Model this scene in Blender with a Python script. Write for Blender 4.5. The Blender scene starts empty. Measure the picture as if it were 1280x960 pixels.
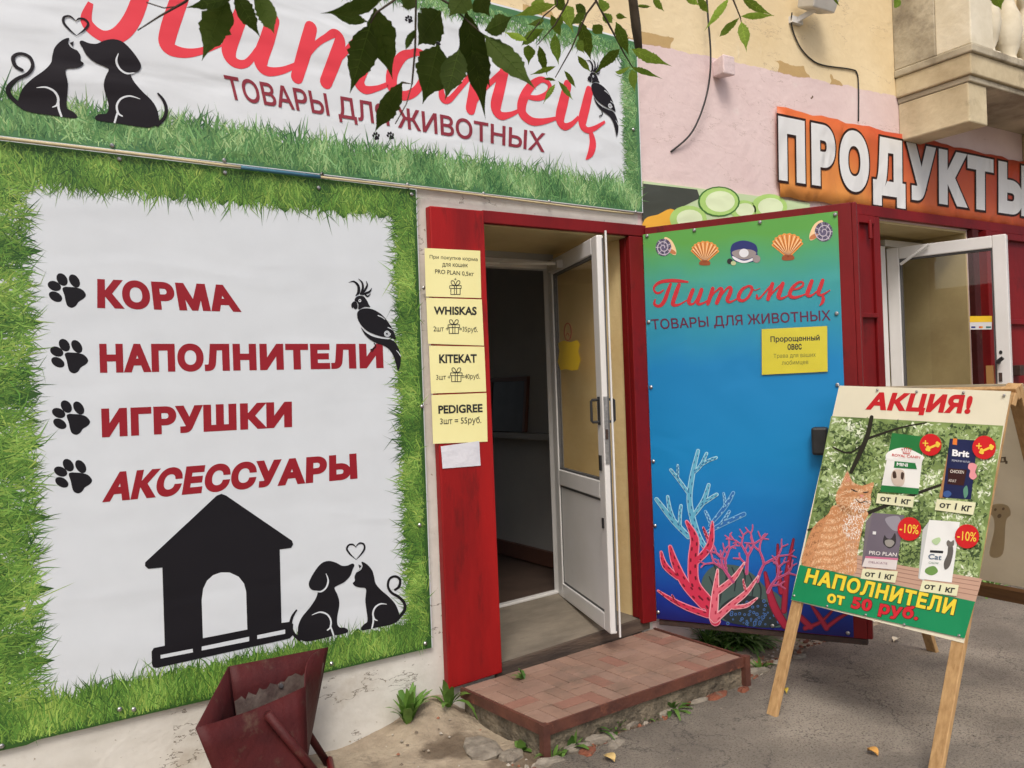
import bpy, math, random
import numpy as np
from mathutils import Vector, Matrix
random.seed(7); rng = np.random.default_rng(7)
S = bpy.context.scene
COL = S.collection
R = math.radians
# ------------------------------------------------------------------ camera
CAM = np.array([0.0, -3.5, 1.5]); YAW, PITCH, ROLL = 1.00478, 0.00667, 0.03558; FPX = 1072.0
def _axes():
    cy, sy, cp, sp = math.cos(YAW), math.sin(YAW), math.cos(PITCH), math.sin(PITCH)
    w = np.array([cy*cp, sy*cp, sp]); r = np.array([sy, -cy, 0]); d = np.cross(w, r)
    c, s = math.cos(ROLL), math.sin(ROLL)
    return c*r+s*d, -s*r+c*d, w
AR, AD, AW = _axes()
cam = bpy.data.cameras.new('camera'); camo = bpy.data.objects.new('camera', cam); COL.objects.link(camo)
cam.sensor_fit = 'HORIZONTAL'; cam.sensor_width = 36; cam.lens = 36*FPX/1280
cam.clip_start = 0.05; cam.clip_end = 2000
cam.dof.use_dof = True; cam.dof.focus_distance = 4.2; cam.dof.aperture_fstop = 15
M = Matrix.Identity(4)
for i in range(3):
    M[i][0] = AR[i]; M[i][1] = -AD[i]; M[i][2] = -AW[i]; M[i][3] = CAM[i]
camo.matrix_world = M; S.camera = camo
# ------------------------------------------------------------------ light
world = bpy.data.worlds.new('World'); S.world = world; world.use_nodes = True
wn = world.node_tree.nodes; wl = world.node_tree.links
sky = wn.new('ShaderNodeTexSky'); sky.sky_type = 'NISHITA'; sky.sun_disc = False
SUN_EL, SUN_AZ = R(52), R(215)      # azimuth clockwise from +Y
sky.sun_elevation = SUN_EL; sky.sun_rotation = SUN_AZ
sky.air_density = 0.9; sky.dust_density = 5.0; sky.ozone_density = 0.6
wl.new(sky.outputs[0], wn['Background'].inputs[0]); wn['Background'].inputs[1].default_value = 0.13
sl = bpy.data.lights.new('sun', 'SUN'); sl.energy = 1.3; sl.angle = R(18); sl.color = (1, .975, .94)
so = bpy.data.objects.new('sun', sl); COL.objects.link(so)
sd = Vector((math.sin(SUN_AZ)*math.cos(SUN_EL), math.cos(SUN_AZ)*math.cos(SUN_EL), math.sin(SUN_EL)))
so.rotation_euler = sd.to_track_quat('Z', 'Y').to_euler(); so.location = (0, -8, 12)
S.view_settings.view_transform = 'Standard'; S.view_settings.look = 'None'
S.view_settings.exposure = 0.30; S.view_settings.gamma = 1; S.view_settings.use_curve_mapping = False
S.cycles.max_bounces = 8; S.cycles.use_denoising = True
# ------------------------------------------------------------------ helpers
def ray(x, y): return AW*FPX + AR*(x-640) + AD*(y-480)
def at_depth(x, y, d):
    v = ray(x, y); return CAM + v/np.linalg.norm(v)*d
class Plane:
    def __init__(s, p0, u, v, n):
        s.p0 = np.array(p0, float); s.u = np.array(u, float); s.v = np.array(v, float); s.n = np.array(n, float)
    def pix(s, x, y):
        r = ray(x, y); t = np.dot(s.p0-CAM, s.n)/np.dot(r, s.n); q = CAM+r*t-s.p0
        return float(q@s.u), float(q@s.v)
    def pt(s, a, b, h=0.0): return s.p0+s.u*a+s.v*b+s.n*h
    def at(s, x, y, h=0.0): return s.pt(*s.pix(x, y), h)
    def F(s, ox=0, oy=0, sc=1.0): return lambda x, y, h=0.0: s.at(ox+x/sc, oy+y/sc, h)
class MB:
    def __init__(s): s.v = []; s.f = []; s.m = []; s.c = []; s.mats = []
    def mi(s, m):
        if m not in s.mats: s.mats.append(m)
        return s.mats.index(m)
    def face(s, pts, m, col=None):
        n = len(s.v); s.v += [tuple(map(float, p)) for p in pts]; s.f.append(tuple(range(n, n+len(pts)))); s.m.append(s.mi(m)); s.c.append(col)
    def mesh(s, V, Fs, m, col=None):
        n = len(s.v); s.v += [tuple(map(float, p)) for p in V]; k = s.mi(m)
        for f in Fs: s.f.append(tuple(i+n for i in f)); s.m.append(k); s.c.append(col)
    def hexa(s, P, m, col=None):   # P: 4 bottom, 4 top
        s.mesh(P, [(3,2,1,0),(4,5,6,7),(0,1,5,4),(1,2,6,5),(2,3,7,6),(3,0,4,7)], m, col)
    def box(s, a, b, m, col=None):
        (x0,y0,z0),(x1,y1,z1) = a, b
        s.hexa([(x0,y0,z0),(x1,y0,z0),(x1,y1,z0),(x0,y1,z0),(x0,y0,z1),(x1,y0,z1),(x1,y1,z1),(x0,y1,z1)], m, col)
    def obox(s, o, ex, ey, ez, m, col=None):   # corner o and three edge vectors
        o, ex, ey, ez = map(lambda q: np.array(q, float), (o, ex, ey, ez))
        s.hexa([o, o+ex, o+ex+ey, o+ey, o+ez, o+ex+ez, o+ex+ey+ez, o+ey+ez], m, col)
    def beam(s, a, b, w, t, side, m):          # bar of width w (along side) and thickness t
        a = np.array(a, float); b = np.array(b, float); d = (b-a)/np.linalg.norm(b-a)
        sd_ = np.array(side, float); sd_ = sd_-d*(sd_@d); sd_ /= np.linalg.norm(sd_); n = np.cross(d, sd_)
        s.obox(a-sd_*w/2-n*t/2, sd_*w, n*t, b-a, m)
    def tube(s, pts, r, m, seg=8, col=None):
        pts = [np.array(p, float) for p in pts]; n0 = len(s.v); V = []; up = np.array([.13,.29,.95])
        for i, p in enumerate(pts):
            d = pts[min(i+1, len(pts)-1)]-pts[max(i-1, 0)]; d = d/(np.linalg.norm(d)+1e-9)
            a = np.cross(d, up); a /= np.linalg.norm(a)+1e-9; b = np.cross(d, a)
            rr = r[i] if hasattr(r, '__len__') else r
            for k in range(seg):
                t = 2*math.pi*k/seg; V.append(p+(a*math.cos(t)+b*math.sin(t))*rr)
        Fs = []
        for i in range(len(pts)-1):
            for k in range(seg):
                Fs.append((i*seg+k, i*seg+(k+1)%seg, (i+1)*seg+(k+1)%seg, (i+1)*seg+k))
        Fs.append(tuple(range(seg-1, -1, -1))); Fs.append(tuple(range((len(pts)-1)*seg, len(pts)*seg)))
        s.mesh(V, Fs, m, col)
    def lathe(s, c, prof, m, seg=14):
        V = []; Fs = []
        for z, r_ in prof:
            for k in range(seg):
                t = 2*math.pi*k/seg; V.append((c[0]+r_*math.cos(t), c[1]+r_*math.sin(t), c[2]+z))
        for i in range(len(prof)-1):
            for k in range(seg): Fs.append((i*seg+k, i*seg+(k+1)%seg, (i+1)*seg+(k+1)%seg, (i+1)*seg+k))
        Fs.append(tuple(range(seg-1, -1, -1))); Fs.append(tuple(range((len(prof)-1)*seg, len(prof)*seg)))
        s.mesh(V, Fs, m)
    def build(s, name, parent=None, smooth=False, bevel=0):
        me = bpy.data.meshes.new(name); me.from_pydata(s.v, [], s.f)
        for m in s.mats: me.materials.append(m)
        me.polygons.foreach_set('material_index', s.m)
        if any(c is not None for c in s.c):
            ca = me.color_attributes.new('Col', 'FLOAT_COLOR', 'CORNER'); buf = np.ones((len(me.loops), 4), 'f'); k = 0
            for f, c in zip(s.f, s.c):
                if c is not None: buf[k:k+len(f), :3] = c
                k += len(f)
            ca.data.foreach_set('color', buf.ravel())
        if smooth: me.polygons.foreach_set('use_smooth', [True]*len(me.polygons))
        me.update(); o = bpy.data.objects.new(name, me); COL.objects.link(o)
        if parent: o.parent = parent; o.matrix_parent_inverse = Matrix.Translation(-Vector(parent.location)) if parent.type == 'EMPTY' else Matrix.Identity(4)
        if bevel:
            b = o.modifiers.new('bevel', 'BEVEL'); b.width = bevel; b.segments = 2; b.limit_method = 'ANGLE'
        return o
def thing(name, label, cat, loc=(0,0,0), group=None):
    o = bpy.data.objects.new(name, None); COL.objects.link(o); o.location = tuple(map(float, loc)); o.empty_display_size = .1
    o['label'] = label; o['category'] = cat
    if group: o['group'] = group
    return o
def tag(o, label=None, cat=None, group=None, kind=None):
    for k, v in (('label', label), ('category', cat), ('group', group), ('kind', kind)):
        if v: o[k] = v
    return o
# ------------------------------------------------------------------ materials
def mat(name, c1, c2=None, rough=.6, scale=8, detail=6, bump=0, bscale=40, stretch=(1,1,1), metal=0, spec=.5, c3=None, spot=(.6,.7), sscale=3, vcol=False, transl=0, ramp=(.35,.65), bdist=.01):
    m = bpy.data.materials.new(name); m.use_nodes = True; nt = m.node_tree; N = nt.nodes; L = nt.links; P = N['Principled BSDF']
    P.inputs['Roughness'].default_value = rough; P.inputs['Metallic'].default_value = metal; P.inputs['Specular IOR Level'].default_value = spec
    g = N.new('ShaderNodeNewGeometry'); mp = N.new('ShaderNodeMapping'); mp.inputs['Scale'].default_value = stretch
    L.new(g.outputs['Position'], mp.inputs[0])
    nz = N.new('ShaderNodeTexNoise'); nz.inputs['Scale'].default_value = scale; nz.inputs['Detail'].default_value = detail; nz.inputs['Roughness'].default_value = .6
    L.new(mp.outputs[0], nz.inputs[0])
    rp = N.new('ShaderNodeValToRGB'); L.new(nz.outputs[0], rp.inputs[0])
    c2 = c2 or tuple(x*.85 for x in c1)
    rp.color_ramp.elements[0].position = ramp[0]; rp.color_ramp.elements[1].position = ramp[1]
    rp.color_ramp.elements[0].color = (*c2, 1); rp.color_ramp.elements[1].color = (*c1, 1)
    out = rp.outputs[0]
    if vcol:
        a = N.new('ShaderNodeVertexColor'); a.layer_name = 'Col'
        mx = N.new('ShaderNodeMixRGB'); mx.blend_type = 'MULTIPLY'; mx.inputs[0].default_value = 1
        L.new(a.outputs[0], mx.inputs[1]); L.new(out, mx.inputs[2]); out = mx.outputs[0]
    if c3:
        n2 = N.new('ShaderNodeTexNoise'); n2.inputs['Scale'].default_value = sscale; n2.inputs['Detail'].default_value = 9; n2.inputs['Roughness'].default_value = .7
        L.new(mp.outputs[0], n2.inputs[0]); r2 = N.new('ShaderNodeValToRGB'); L.new(n2.outputs[0], r2.inputs[0])
        r2.color_ramp.elements[0].position = spot[0]; r2.color_ramp.elements[1].position = spot[1]
        mx = N.new('ShaderNodeMixRGB'); L.new(r2.outputs[0], mx.inputs[0]); L.new(out, mx.inputs[1]); mx.inputs[2].default_value = (*c3, 1); out = mx.outputs[0]
    L.new(out, P.inputs['Base Color'])
    if bump:
        nb = N.new('ShaderNodeTexNoise'); nb.inputs['Scale'].default_value = bscale; nb.inputs['Detail'].default_value = 8; L.new(mp.outputs[0], nb.inputs[0])
        b = N.new('ShaderNodeBump'); b.inputs['Strength'].default_value = bump; b.inputs['Distance'].default_value = bdist
        L.new(nb.outputs[0], b.inputs['Height']); L.new(b.outputs[0], P.inputs['Normal'])
    if transl:
        t = N.new('ShaderNodeBsdfTranslucent'); L.new(out, t.inputs[0]); ms = N.new('ShaderNodeMixShader'); ms.inputs[0].default_value = transl
        L.new(P.outputs[0], ms.inputs[1]); L.new(t.outputs[0], ms.inputs[2]); L.new(ms.outputs[0], N['Material Output'].inputs[0])
    return m
def srgb(*c):
    return tuple(((x/255)/12.92 if x/255 <= .04045 else ((x/255+.055)/1.055)**2.4) for x in c)
def vinyl(name, c, wr=.25, ws=3.0, stretch=(1,1,1), rot=(0,0,0), c2=None, rough=.45, vcol=False, fine=.0, mult=.96):
    """printed banner cloth: colour with slight mottling and a wrinkle bump shared by sheet and print"""
    m = mat(name, c, c2 or tuple(x*mult for x in c), rough=rough, scale=6, vcol=vcol, spec=.18 if max(c) < .05 else .35)
    nt = m.node_tree; N = nt.nodes; L = nt.links; P = N['Principled BSDF']
    g = N.new('ShaderNodeNewGeometry'); mp = N.new('ShaderNodeMapping'); mp.inputs['Rotation'].default_value = rot; mp.inputs['Scale'].default_value = stretch
    L.new(g.outputs['Position'], mp.inputs[0])
    n = N.new('ShaderNodeTexNoise'); n.inputs['Scale'].default_value = ws; n.inputs['Detail'].default_value = 1.5; n.inputs['Distortion'].default_value = .6; L.new(mp.outputs[0], n.inputs[0])
    b = N.new('ShaderNodeBump'); b.inputs['Strength'].default_value = wr; b.inputs['Distance'].default_value = .05
    L.new(n.outputs[0], b.inputs['Height']); L.new(b.outputs[0], P.inputs['Normal'])
    return m
UPW = dict(wr=.33, ws=1.8, stretch=(1,1,3.4), rot=(0,R(-32),0))
LOW = dict(wr=.15, ws=1.6, stretch=(1,1,3.0), rot=(0,R(12),0))
M_ = {}
M_['up_white'] = vinyl('white_banner_cloth', (.70,.735,.76), **UPW)
M_['up_red'] = vinyl('coral_red_print', srgb(226,62,74), **UPW)
M_['up_dark'] = vinyl('wine_print', srgb(140,48,60), **UPW)
M_['up_black'] = vinyl('black_print_upper', (.016,.013,.016), **UPW)
M_['up_grass'] = vinyl('grass_print_upper', (1,1,1), vcol=True, **UPW)
M_['lo_white'] = vinyl('white_banner_cloth_lower', (.655,.695,.725), **LOW)
M_['lo_red'] = vinyl('dark_red_print', srgb(146,26,38), **LOW)
M_['lo_black'] = vinyl('black_print_lower', (.012,.011,.014), **LOW)
M_['lo_grass'] = vinyl('grass_print_lower', (1,1,1), vcol=True, **LOW)
M_['ink'] = mat('black_ink', (.012,.012,.012), (.02,.02,.02), rough=.6)
M_['red'] = mat('red_steel_paint', srgb(128,17,20), srgb(102,13,16), rough=.5, spec=.3, scale=3, bump=.12, bscale=25, c3=srgb(70,16,15), spot=(.56,.74), sscale=6, stretch=(1,1,.5))
M_['redbright'] = mat('bright_red_steel_paint', srgb(164,22,22), srgb(130,17,19), rough=.5, spec=.3, scale=2.5, bump=.15, bscale=30, c3=srgb(84,18,17), spot=(.55,.75), sscale=7, stretch=(1.6,1,.35))
M_['redold'] = mat('old_maroon_paint', srgb(80,25,25), srgb(60,18,19), rough=.62, spec=.3, scale=4, bump=.3, bscale=40, c3=srgb(82,56,46), spot=(.57,.68), sscale=9)
M_['rust'] = mat('dark_rusted_steel', (.03,.018,.014), (.06,.03,.02), rough=.7, scale=20, bump=.3, bscale=60)
M_['steel'] = mat('galvanised_steel', (.5,.5,.5), (.3,.3,.3), rough=.35, metal=.9, scale=60)
M_['pvc'] = mat('white_plastic_profile', (.72,.71,.69), (.66,.65,.62), rough=.35, scale=3)
M_['pvcgrey'] = mat('grey_plastic_seal', (.1,.1,.1), rough=.6)
M_['black'] = mat('black_plastic', (.015,.015,.015), (.03,.03,.03), rough=.4)
M_['tan'] = mat('ochre_plaster', srgb(230,206,152), srgb(216,188,132), rough=.85, scale=3, bump=.3, bscale=30, c3=srgb(150,120,70), spot=(.62,.75), sscale=2)
M_['tan2'] = mat('dull_ochre_plaster', srgb(205,188,140), srgb(188,170,124), rough=.85, scale=3, bump=.2, bscale=30)
M_['room'] = mat('grey_room_paint', (.38,.38,.365), (.33,.33,.32), rough=.8, scale=2)
M_['floor'] = mat('brown_lino', (.09,.06,.045), (.06,.04,.03), rough=.5, scale=6)
M_['baseboard'] = mat('brown_skirting', (.12,.05,.03), rough=.5)
M_['sill'] = mat('worn_grey_board', srgb(134,125,110), srgb(106,98,86), rough=.85, scale=4, bump=.4, bscale=30, stretch=(.8,1.6,1), c3=srgb(80,72,62), spot=(.6,.75), sscale=4)
M_['silledge'] = mat('weathered_dark_board', srgb(92,78,66), srgb(60,50,44), rough=.85, scale=8, bump=.5, bscale=40, stretch=(.4,1,3))
M_['white_plaster'] = mat('whitewashed_plaster', (.66,.63,.56), (.52,.49,.42), rough=.9, scale=5, bump=.5, bscale=22, c3=(.36,.32,.26), spot=(.63,.78), sscale=3, bdist=.02)
M_['wood'] = mat('pale_pine', srgb(192,156,108), srgb(162,126,82), rough=.6, scale=9, stretch=(6,6,.7), bump=.12, bscale=30, c3=srgb(140,100,58), spot=(.62,.72), sscale=5)
M_['wooddark'] = mat('brown_pine', srgb(120,86,50), srgb(98,68,40), rough=.65, scale=9, stretch=(2,.5,6))
M_['paper_y'] = mat('yellow_paper', srgb(243,236,170), srgb(237,229,160), rough=.7, scale=3, bump=.05, bscale=6)
M_['paper_w'] = mat('white_paper', (.72,.72,.76), (.64,.64,.68), rough=.7, scale=6, bump=.3, bscale=9, bdist=.03)
M_['conduit'] = mat('beige_conduit', srgb(205,190,150), srgb(180,165,125), rough=.5)
M_['teal'] = mat('blue_tape', srgb(70,120,140), srgb(50,95,120), rough=.5)
M_['cable'] = mat('black_cable', (.02,.018,.016), rough=.6)
def glass(name, tint=(.9,.93,.9), rough=.02):
    m = bpy.data.materials.new(name); m.use_nodes = True; N = m.node_tree.nodes; L = m.node_tree.links
    N.remove(N['Principled BSDF']); t = N.new('ShaderNodeBsdfTransparent'); t.inputs[0].default_value = (*tint, 1)
    g = N.new('ShaderNodeBsdfGlossy'); g.inputs['Roughness'].default_value = rough
    nz = N.new('ShaderNodeTexNoise'); nz.inputs['Scale'].default_value = 2
    lw = N.new('ShaderNodeLayerWeight'); lw.inputs[0].default_value = .5; pw = N.new('ShaderNodeMath'); pw.operation = 'POWER'; L.new(lw.outputs['Facing'], pw.inputs[0]); pw.inputs[1].default_value = 4
    fr = N.new('ShaderNodeMath'); fr.operation = 'MULTIPLY_ADD'; L.new(pw.outputs[0], fr.inputs[0]); fr.inputs[1].default_value = .7; fr.inputs[2].default_value = .05
    b = N.new('ShaderNodeBump'); b.inputs['Strength'].default_value = .01; L.new(nz.outputs[0], b.inputs['Height']); L.new(b.outputs[0], g.inputs['Normal'])
    mx = N.new('ShaderNodeMixShader'); L.new(fr.outputs[0], mx.inputs[0]); L.new(t.outputs[0], mx.inputs[1]); L.new(g.outputs[0], mx.inputs[2]); L.new(mx.outputs[0], N['Material Output'].inputs[0])
    return m
M_['glass'] = glass('door_glass', (.97,.965,.94))
def flat(name, c, **k):
    if name not in M_: M_[name] = mat(name, c, tuple(x*.93 for x in c), rough=k.pop('rough', .5), **k)
    return M_[name]
# ------------------------------------------------------------------ art helpers
def spline(P, closed=False, n=6):
    P = np.array(P, float); k = len(P); out = []
    if k < 3 and not closed: return P
    for i in range(k if closed else k-1):
        if closed: p0, p1, p2, p3 = P[(i-1) % k], P[i], P[(i+1) % k], P[(i+2) % k]
        else: p0, p1, p2, p3 = P[max(i-1, 0)], P[i], P[i+1], P[min(i+2, k-1)]
        for j in range(n):
            t = j/n; out.append(.5*((2*p1)+(-p0+p2)*t+(2*p0-5*p1+4*p2-p3)*t*t+(-p0+3*p1-3*p2+p3)*t**3))
    if not closed: out.append(P[-1])
    return np.array(out)
def stroke(mb, F, pts, h, m, n=6, cap=True, col=None):
    Q = spline(pts, n=n) if len(pts) > 2 else np.array(pts, float)
    L_, R_ = [], []
    for i in range(len(Q)):
        d = Q[min(i+1, len(Q)-1)][:2]-Q[max(i-1, 0)][:2]; d = d/(np.hypot(*d)+1e-9); nn = np.array([-d[1], d[0]]); w = max(Q[i][2], .5)/2
        L_.append(Q[i][:2]+nn*w); R_.append(Q[i][:2]-nn*w)
    def capn(i, s):
        d = Q[1][:2]-Q[0][:2] if i == 0 else Q[-1][:2]-Q[-2][:2]; d = d/(np.hypot(*d)+1e-9)*s; nn = np.array([-d[1], d[0]]); w = max(Q[i][2], .5)/2
        return [Q[i][:2]+w*(nn*math.cos(a)+d*math.sin(a)) for a in np.linspace(0, math.pi, 7)]
    for i in range(len(Q)-1):
        mb.face([F(*L_[i], h+i*2.5e-6), F(*R_[i], h+i*2.5e-6), F(*R_[i+1], h+i*2.5e-6), F(*L_[i+1], h+i*2.5e-6)], m, col)
    if cap:
        for i, s in ((0, -1), (-1, 1)):
            if Q[i][2] > 3: mb.face([F(*p, h+(-4e-6 if i == 0 else len(Q)*2.5e-6+4e-6)) for p in capn(i, s)], m, col)
def strokes(mb, F, LS, h, m, step=.00012, **k):
    for i, p in enumerate(LS): stroke(mb, F, p, h+i*step, m, **k)
def blob(mb, F, pts, h, m, n=5, sharp=False, col=None):
    Q = np.array(pts, float) if sharp else spline(pts, True, n)
    mb.face([F(p[0], p[1], h) for p in Q], m, col)
def ellipse(cx, cy, a, b, ang=0, n=20):
    c, s = math.cos(ang), math.sin(ang)
    return [(cx+a*math.cos(t)*c-b*math.sin(t)*s, cy+a*math.cos(t)*s+b*math.sin(t)*c) for t in np.linspace(0, 2*math.pi, n, endpoint=False)]
from mathutils.geometry import delaunay_2d_cdt
_gc = {}
def contours(body, spacing, res=5):
    key = (body, spacing)
    if key in _gc: return _gc[key]
    cu = bpy.data.curves.new('text', 'FONT'); cu.body = body; cu.space_character = spacing; cu.resolution_u = res; cu.fill_mode = 'NONE'; cu.dimensions = '2D'
    o = bpy.data.objects.new('text', cu); me = o.to_mesh()
    V = np.array([v.co[:2] for v in me.vertices]); adj = {}
    for e in me.edges:
        a, b = e.vertices; adj.setdefault(a, []).append(b); adj.setdefault(b, []).append(a)
    o.to_mesh_clear(); bpy.data.objects.remove(o); bpy.data.curves.remove(cu)
    loops = []; seen = set()
    for a in sorted(adj):
        if a in seen: continue
        L_ = [a]; seen.add(a); b = a+1 if a+1 in adj[a] else adj[a][0]
        while b not in seen:
            seen.add(b); L_.append(b); nb = [q for q in adj[b] if q not in seen]
            if not nb: break
            b = nb[0]
        A = V[L_]; keep = [k for k in range(len(A)) if np.hypot(*(A[k]-A[k-1])) > 1e-5]
        if len(keep) > 2: loops.append(A[keep])
    area = lambda A: float(np.sum(np.roll(A, 1, 0)[:, 0]*A[:, 1]-A[:, 0]*np.roll(A, 1, 0)[:, 1]))
    def inside(c, A):
        B_ = np.roll(A, -1, 0); st = (A[:, 1] <= c[1]) != (B_[:, 1] <= c[1])
        xx = A[:, 0]+(c[1]-A[:, 1])/np.where(st, B_[:, 1]-A[:, 1], 1)*(B_[:, 0]-A[:, 0]); return bool((st & (xx > c[0])).sum() % 2)
    loops = [A if (area(A) > 0) == (sum(all(inside(c*(1-t)+d*t, B_) for c, d in zip(A, np.roll(A, -1, 0)) for t in (0, .25, .5, .75)) for B_ in loops if B_ is not A) % 2 == 0) else A[::-1] for A in loops]
    _gc[key] = loops; return loops
def glyphs(body, offset=0.0, shear=0.0, spacing=1.0):
    """letter faces, made bolder by pushing every outline out by offset; no face overlaps another"""
    P_, E_ = [], []; big = []
    for L_ in contours(body, spacing):
        n = len(L_); out = []
        for k in range(n):
            a, b, c = L_[k-1], L_[k], L_[(k+1) % n]; d0 = b-a; d1 = c-b
            d0 = d0/(np.hypot(*d0)+1e-9); d1 = d1/(np.hypot(*d1)+1e-9); n0 = np.array([d0[1], -d0[0]]); n1 = np.array([d1[1], -d1[0]])
            m_ = n0+n1; q = m_@m_; m_ = m_*2/q if q > .5 else n0
            out.append(b+m_*offset)
        out = np.array(out); out[:, 0] += out[:, 1]*shear; k0 = len(P_); P_ += [Vector(p) for p in out]; E_ += [(k0+k, k0+(k+1) % n) for k in range(n)]; big.append(out)
    r_ = delaunay_2d_cdt(P_, E_, [], 0, 1e-6); V = np.array([tuple(v) for v in r_[0]]); Fs = []
    for f in r_[2]:
        c = V[list(f)].mean(0); w = 0
        for L_ in big:
            A = L_; B_ = np.roll(L_, -1, 0); upc = (A[:, 1] <= c[1]) & (B_[:, 1] > c[1]); dnc = (A[:, 1] > c[1]) & (B_[:, 1] <= c[1])
            cr = (B_[:, 0]-A[:, 0])*(c[1]-A[:, 1])-(c[0]-A[:, 0])*(B_[:, 1]-A[:, 1]); w += int((upc & (cr > 0)).sum())-int((dnc & (cr < 0)).sum())
        if w > 0: Fs.append(tuple(f))
    return V, Fs
CAPH = max(L_[:, 1].max() for L_ in contours('H', 1.0))
def text(mb, F, body, quad, h, m, offset=0.0, shear=0.0, mode='cap', spacing=1.0, outline=None, grow=0.0):
    """quad: TL, TR, BR, BL of the lettering (cap height to baseline, or the whole box) in F's own coordinates"""
    V, Fs = glyphs(body, offset, shear, spacing)
    V0 = V if not grow else glyphs(body, offset-grow, shear, spacing)[0]
    x0, x1 = V0[:, 0].min(), V0[:, 0].max()
    y0, y1 = (-(offset-grow), CAPH+(offset-grow)) if mode == 'cap' else (V0[:, 1].min(), V0[:, 1].max())
    q = [np.array(p, float) for p in quad]
    W = []
    for x, y in V:
        s, t = (x-x0)/(x1-x0), (y-y0)/(y1-y0)
        W.append(F(*((q[3]*(1-s)+q[2]*s)*(1-t)+(q[0]*(1-s)+q[1]*s)*t), h))
    mb.mesh(W, Fs, m)
def grass_col(kind, p=(0, 0)):
    q = .5+.27*math.sin(p[0]*19+2.1*math.sin(p[1]*13))+.23*math.sin(p[1]*23+1.7*math.sin(p[0]*17)); r = min(max(random.random()*.75+(q-.5)*.55+.1, 0), 1)
    if kind == 'up': A, B, C_ = (.03,.11,.035), (.15,.32,.10), (.36,.56,.25)
    else: A, B, C_ = (.022,.08,.014), (.135,.285,.042), (.32,.49,.10)
    c = [a+(b-a)*r*1.6 for a, b in zip(A, B)] if r < .6 else [b+(c-b)*(r-.6)*2.5 for b, c in zip(B, C_)]
    j = random.uniform(.8, 1.2); return (c[0]*j*random.uniform(.85, 1.2), c[1]*j, c[2]*j)
def blades(mb, pl, n, base, ang, spread, ln, wd, m, kind, h0=.0004, h1=.0014):
    for i in range(n):
        a0, b0 = base(); L_ = random.uniform(*ln)*(1.5 if random.random() < .1 else 1)*random.uniform(.75,1.2); w = random.uniform(*wd); t = ang+random.gauss(0, spread); bend = random.gauss(0, .5)
        h = h0+(h1-h0)*i/n; c = grass_col(kind, (a0, b0)); d = np.array([math.cos(t), math.sin(t)]); e = np.array([math.cos(t+bend), math.sin(t+bend)]); nn = np.array([-d[1], d[0]])*w/2
        p = np.array([a0, b0]); q = p+d*L_*.5; r_ = q+e*L_*.5
        P = [p-nn*.7, p+nn*.7, q+nn, q-nn, r_]
        V = [pl.pt(x[0], x[1], h) for x in P]
        mb.mesh(V, [(0,1,2,3), (3,2,4)], m, c)
def screw_at(pl, x, y, parent, r=.009):
    mb = MB(); a, b = pl.pix(x, y)
    ring = lambda rr, h: [pl.pt(a+rr*math.cos(t), b+rr*math.sin(t), h) for t in np.linspace(0, 2*math.pi, 10, endpoint=False)]
    A, B_, C_ = ring(r, .004), ring(r*.9, .007), ring(r*.45, .0105)
    V = A+B_+C_; Fs = [(i, (i+1) % 10, 10+(i+1) % 10, 10+i) for i in range(10)]+[(10+i, 10+(i+1) % 10, 20+(i+1) % 10, 20+i) for i in range(10)]+[tuple(range(20, 30))]
    mb.mesh(V, Fs, M_['steel']); mb.build('screw', parent)
# ------------------------------------------------------------------ ground
def gz(x, y):
    z = .01+.04*min(max((x-1.2)/2.2, 0), 1)
    z += .115*math.exp(-((x-1.76)/.22)**2)*math.exp(-(y/.16)**2) if x < 1.76 else .115*math.exp(-((x-1.76)/.1)**2)*math.exp(-(y/.16)**2)
    return z
def grid_sheet(xs, ys, zf, m, mask=None, skirt=0):
    mb = MB(); V = []; n = len(ys)
    for x in xs:
        for y in ys: V.append((x, y, zf(x, y)))
    Fs = [(i*n+j, (i+1)*n+j, (i+1)*n+j+1, i*n+j+1) for i in range(len(xs)-1) for j in range(n-1)]
    mb.mesh(V, Fs, m); return mb
m_dirt = mat('packed_dirt', srgb(172,158,136), srgb(136,122,103), rough=.95, scale=4.5, detail=12, bump=.8, bscale=30, c3=srgb(96,84,70), spot=(.56,.68), sscale=3.2, bdist=.02)
def stain(m, spots, col):
    nt = m.node_tree; N = nt.nodes; L = nt.links; P = N['Principled BSDF']; g = N.new('ShaderNodeNewGeometry'); cur = P.inputs['Base Color'].links[0].from_socket
    nz = N.new('ShaderNodeTexNoise'); nz.inputs['Scale'].default_value = 9; nz.inputs['Detail'].default_value = 8; L.new(g.outputs['Position'], nz.inputs[0])
    for x, y, r_ in spots:
        d = N.new('ShaderNodeVectorMath'); d.operation = 'DISTANCE'; L.new(g.outputs['Position'], d.inputs[0]); d.inputs[1].default_value = (x, y, gz(x, y))
        a = N.new('ShaderNodeMath'); a.operation = 'MULTIPLY_ADD'; L.new(nz.outputs[0], a.inputs[0]); a.inputs[1].default_value = r_*1.6; L.new(d.outputs['Value'], a.inputs[2])
        rp = N.new('ShaderNodeMapRange'); L.new(a.outputs[0], rp.inputs[0]); rp.inputs[1].default_value = r_*1.6; rp.inputs[2].default_value = r_*2.0; rp.inputs[3].default_value = .75; rp.inputs[4].default_value = 0
        mx = N.new('ShaderNodeMixRGB'); L.new(rp.outputs[0], mx.inputs[0]); L.new(cur, mx.inputs[1]); mx.inputs[2].default_value = (*srgb(*col), 1); cur = mx.outputs[0]
    L.new(cur, P.inputs['Base Color'])
stain(m_dirt, ((1.70,-.33,.11),(1.80,-.60,.12),(1.60,-.30,.07),(2.3,-.68,.13),(2.7,-.63,.13),(3.15,-.58,.15)), (92,78,62))
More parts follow.
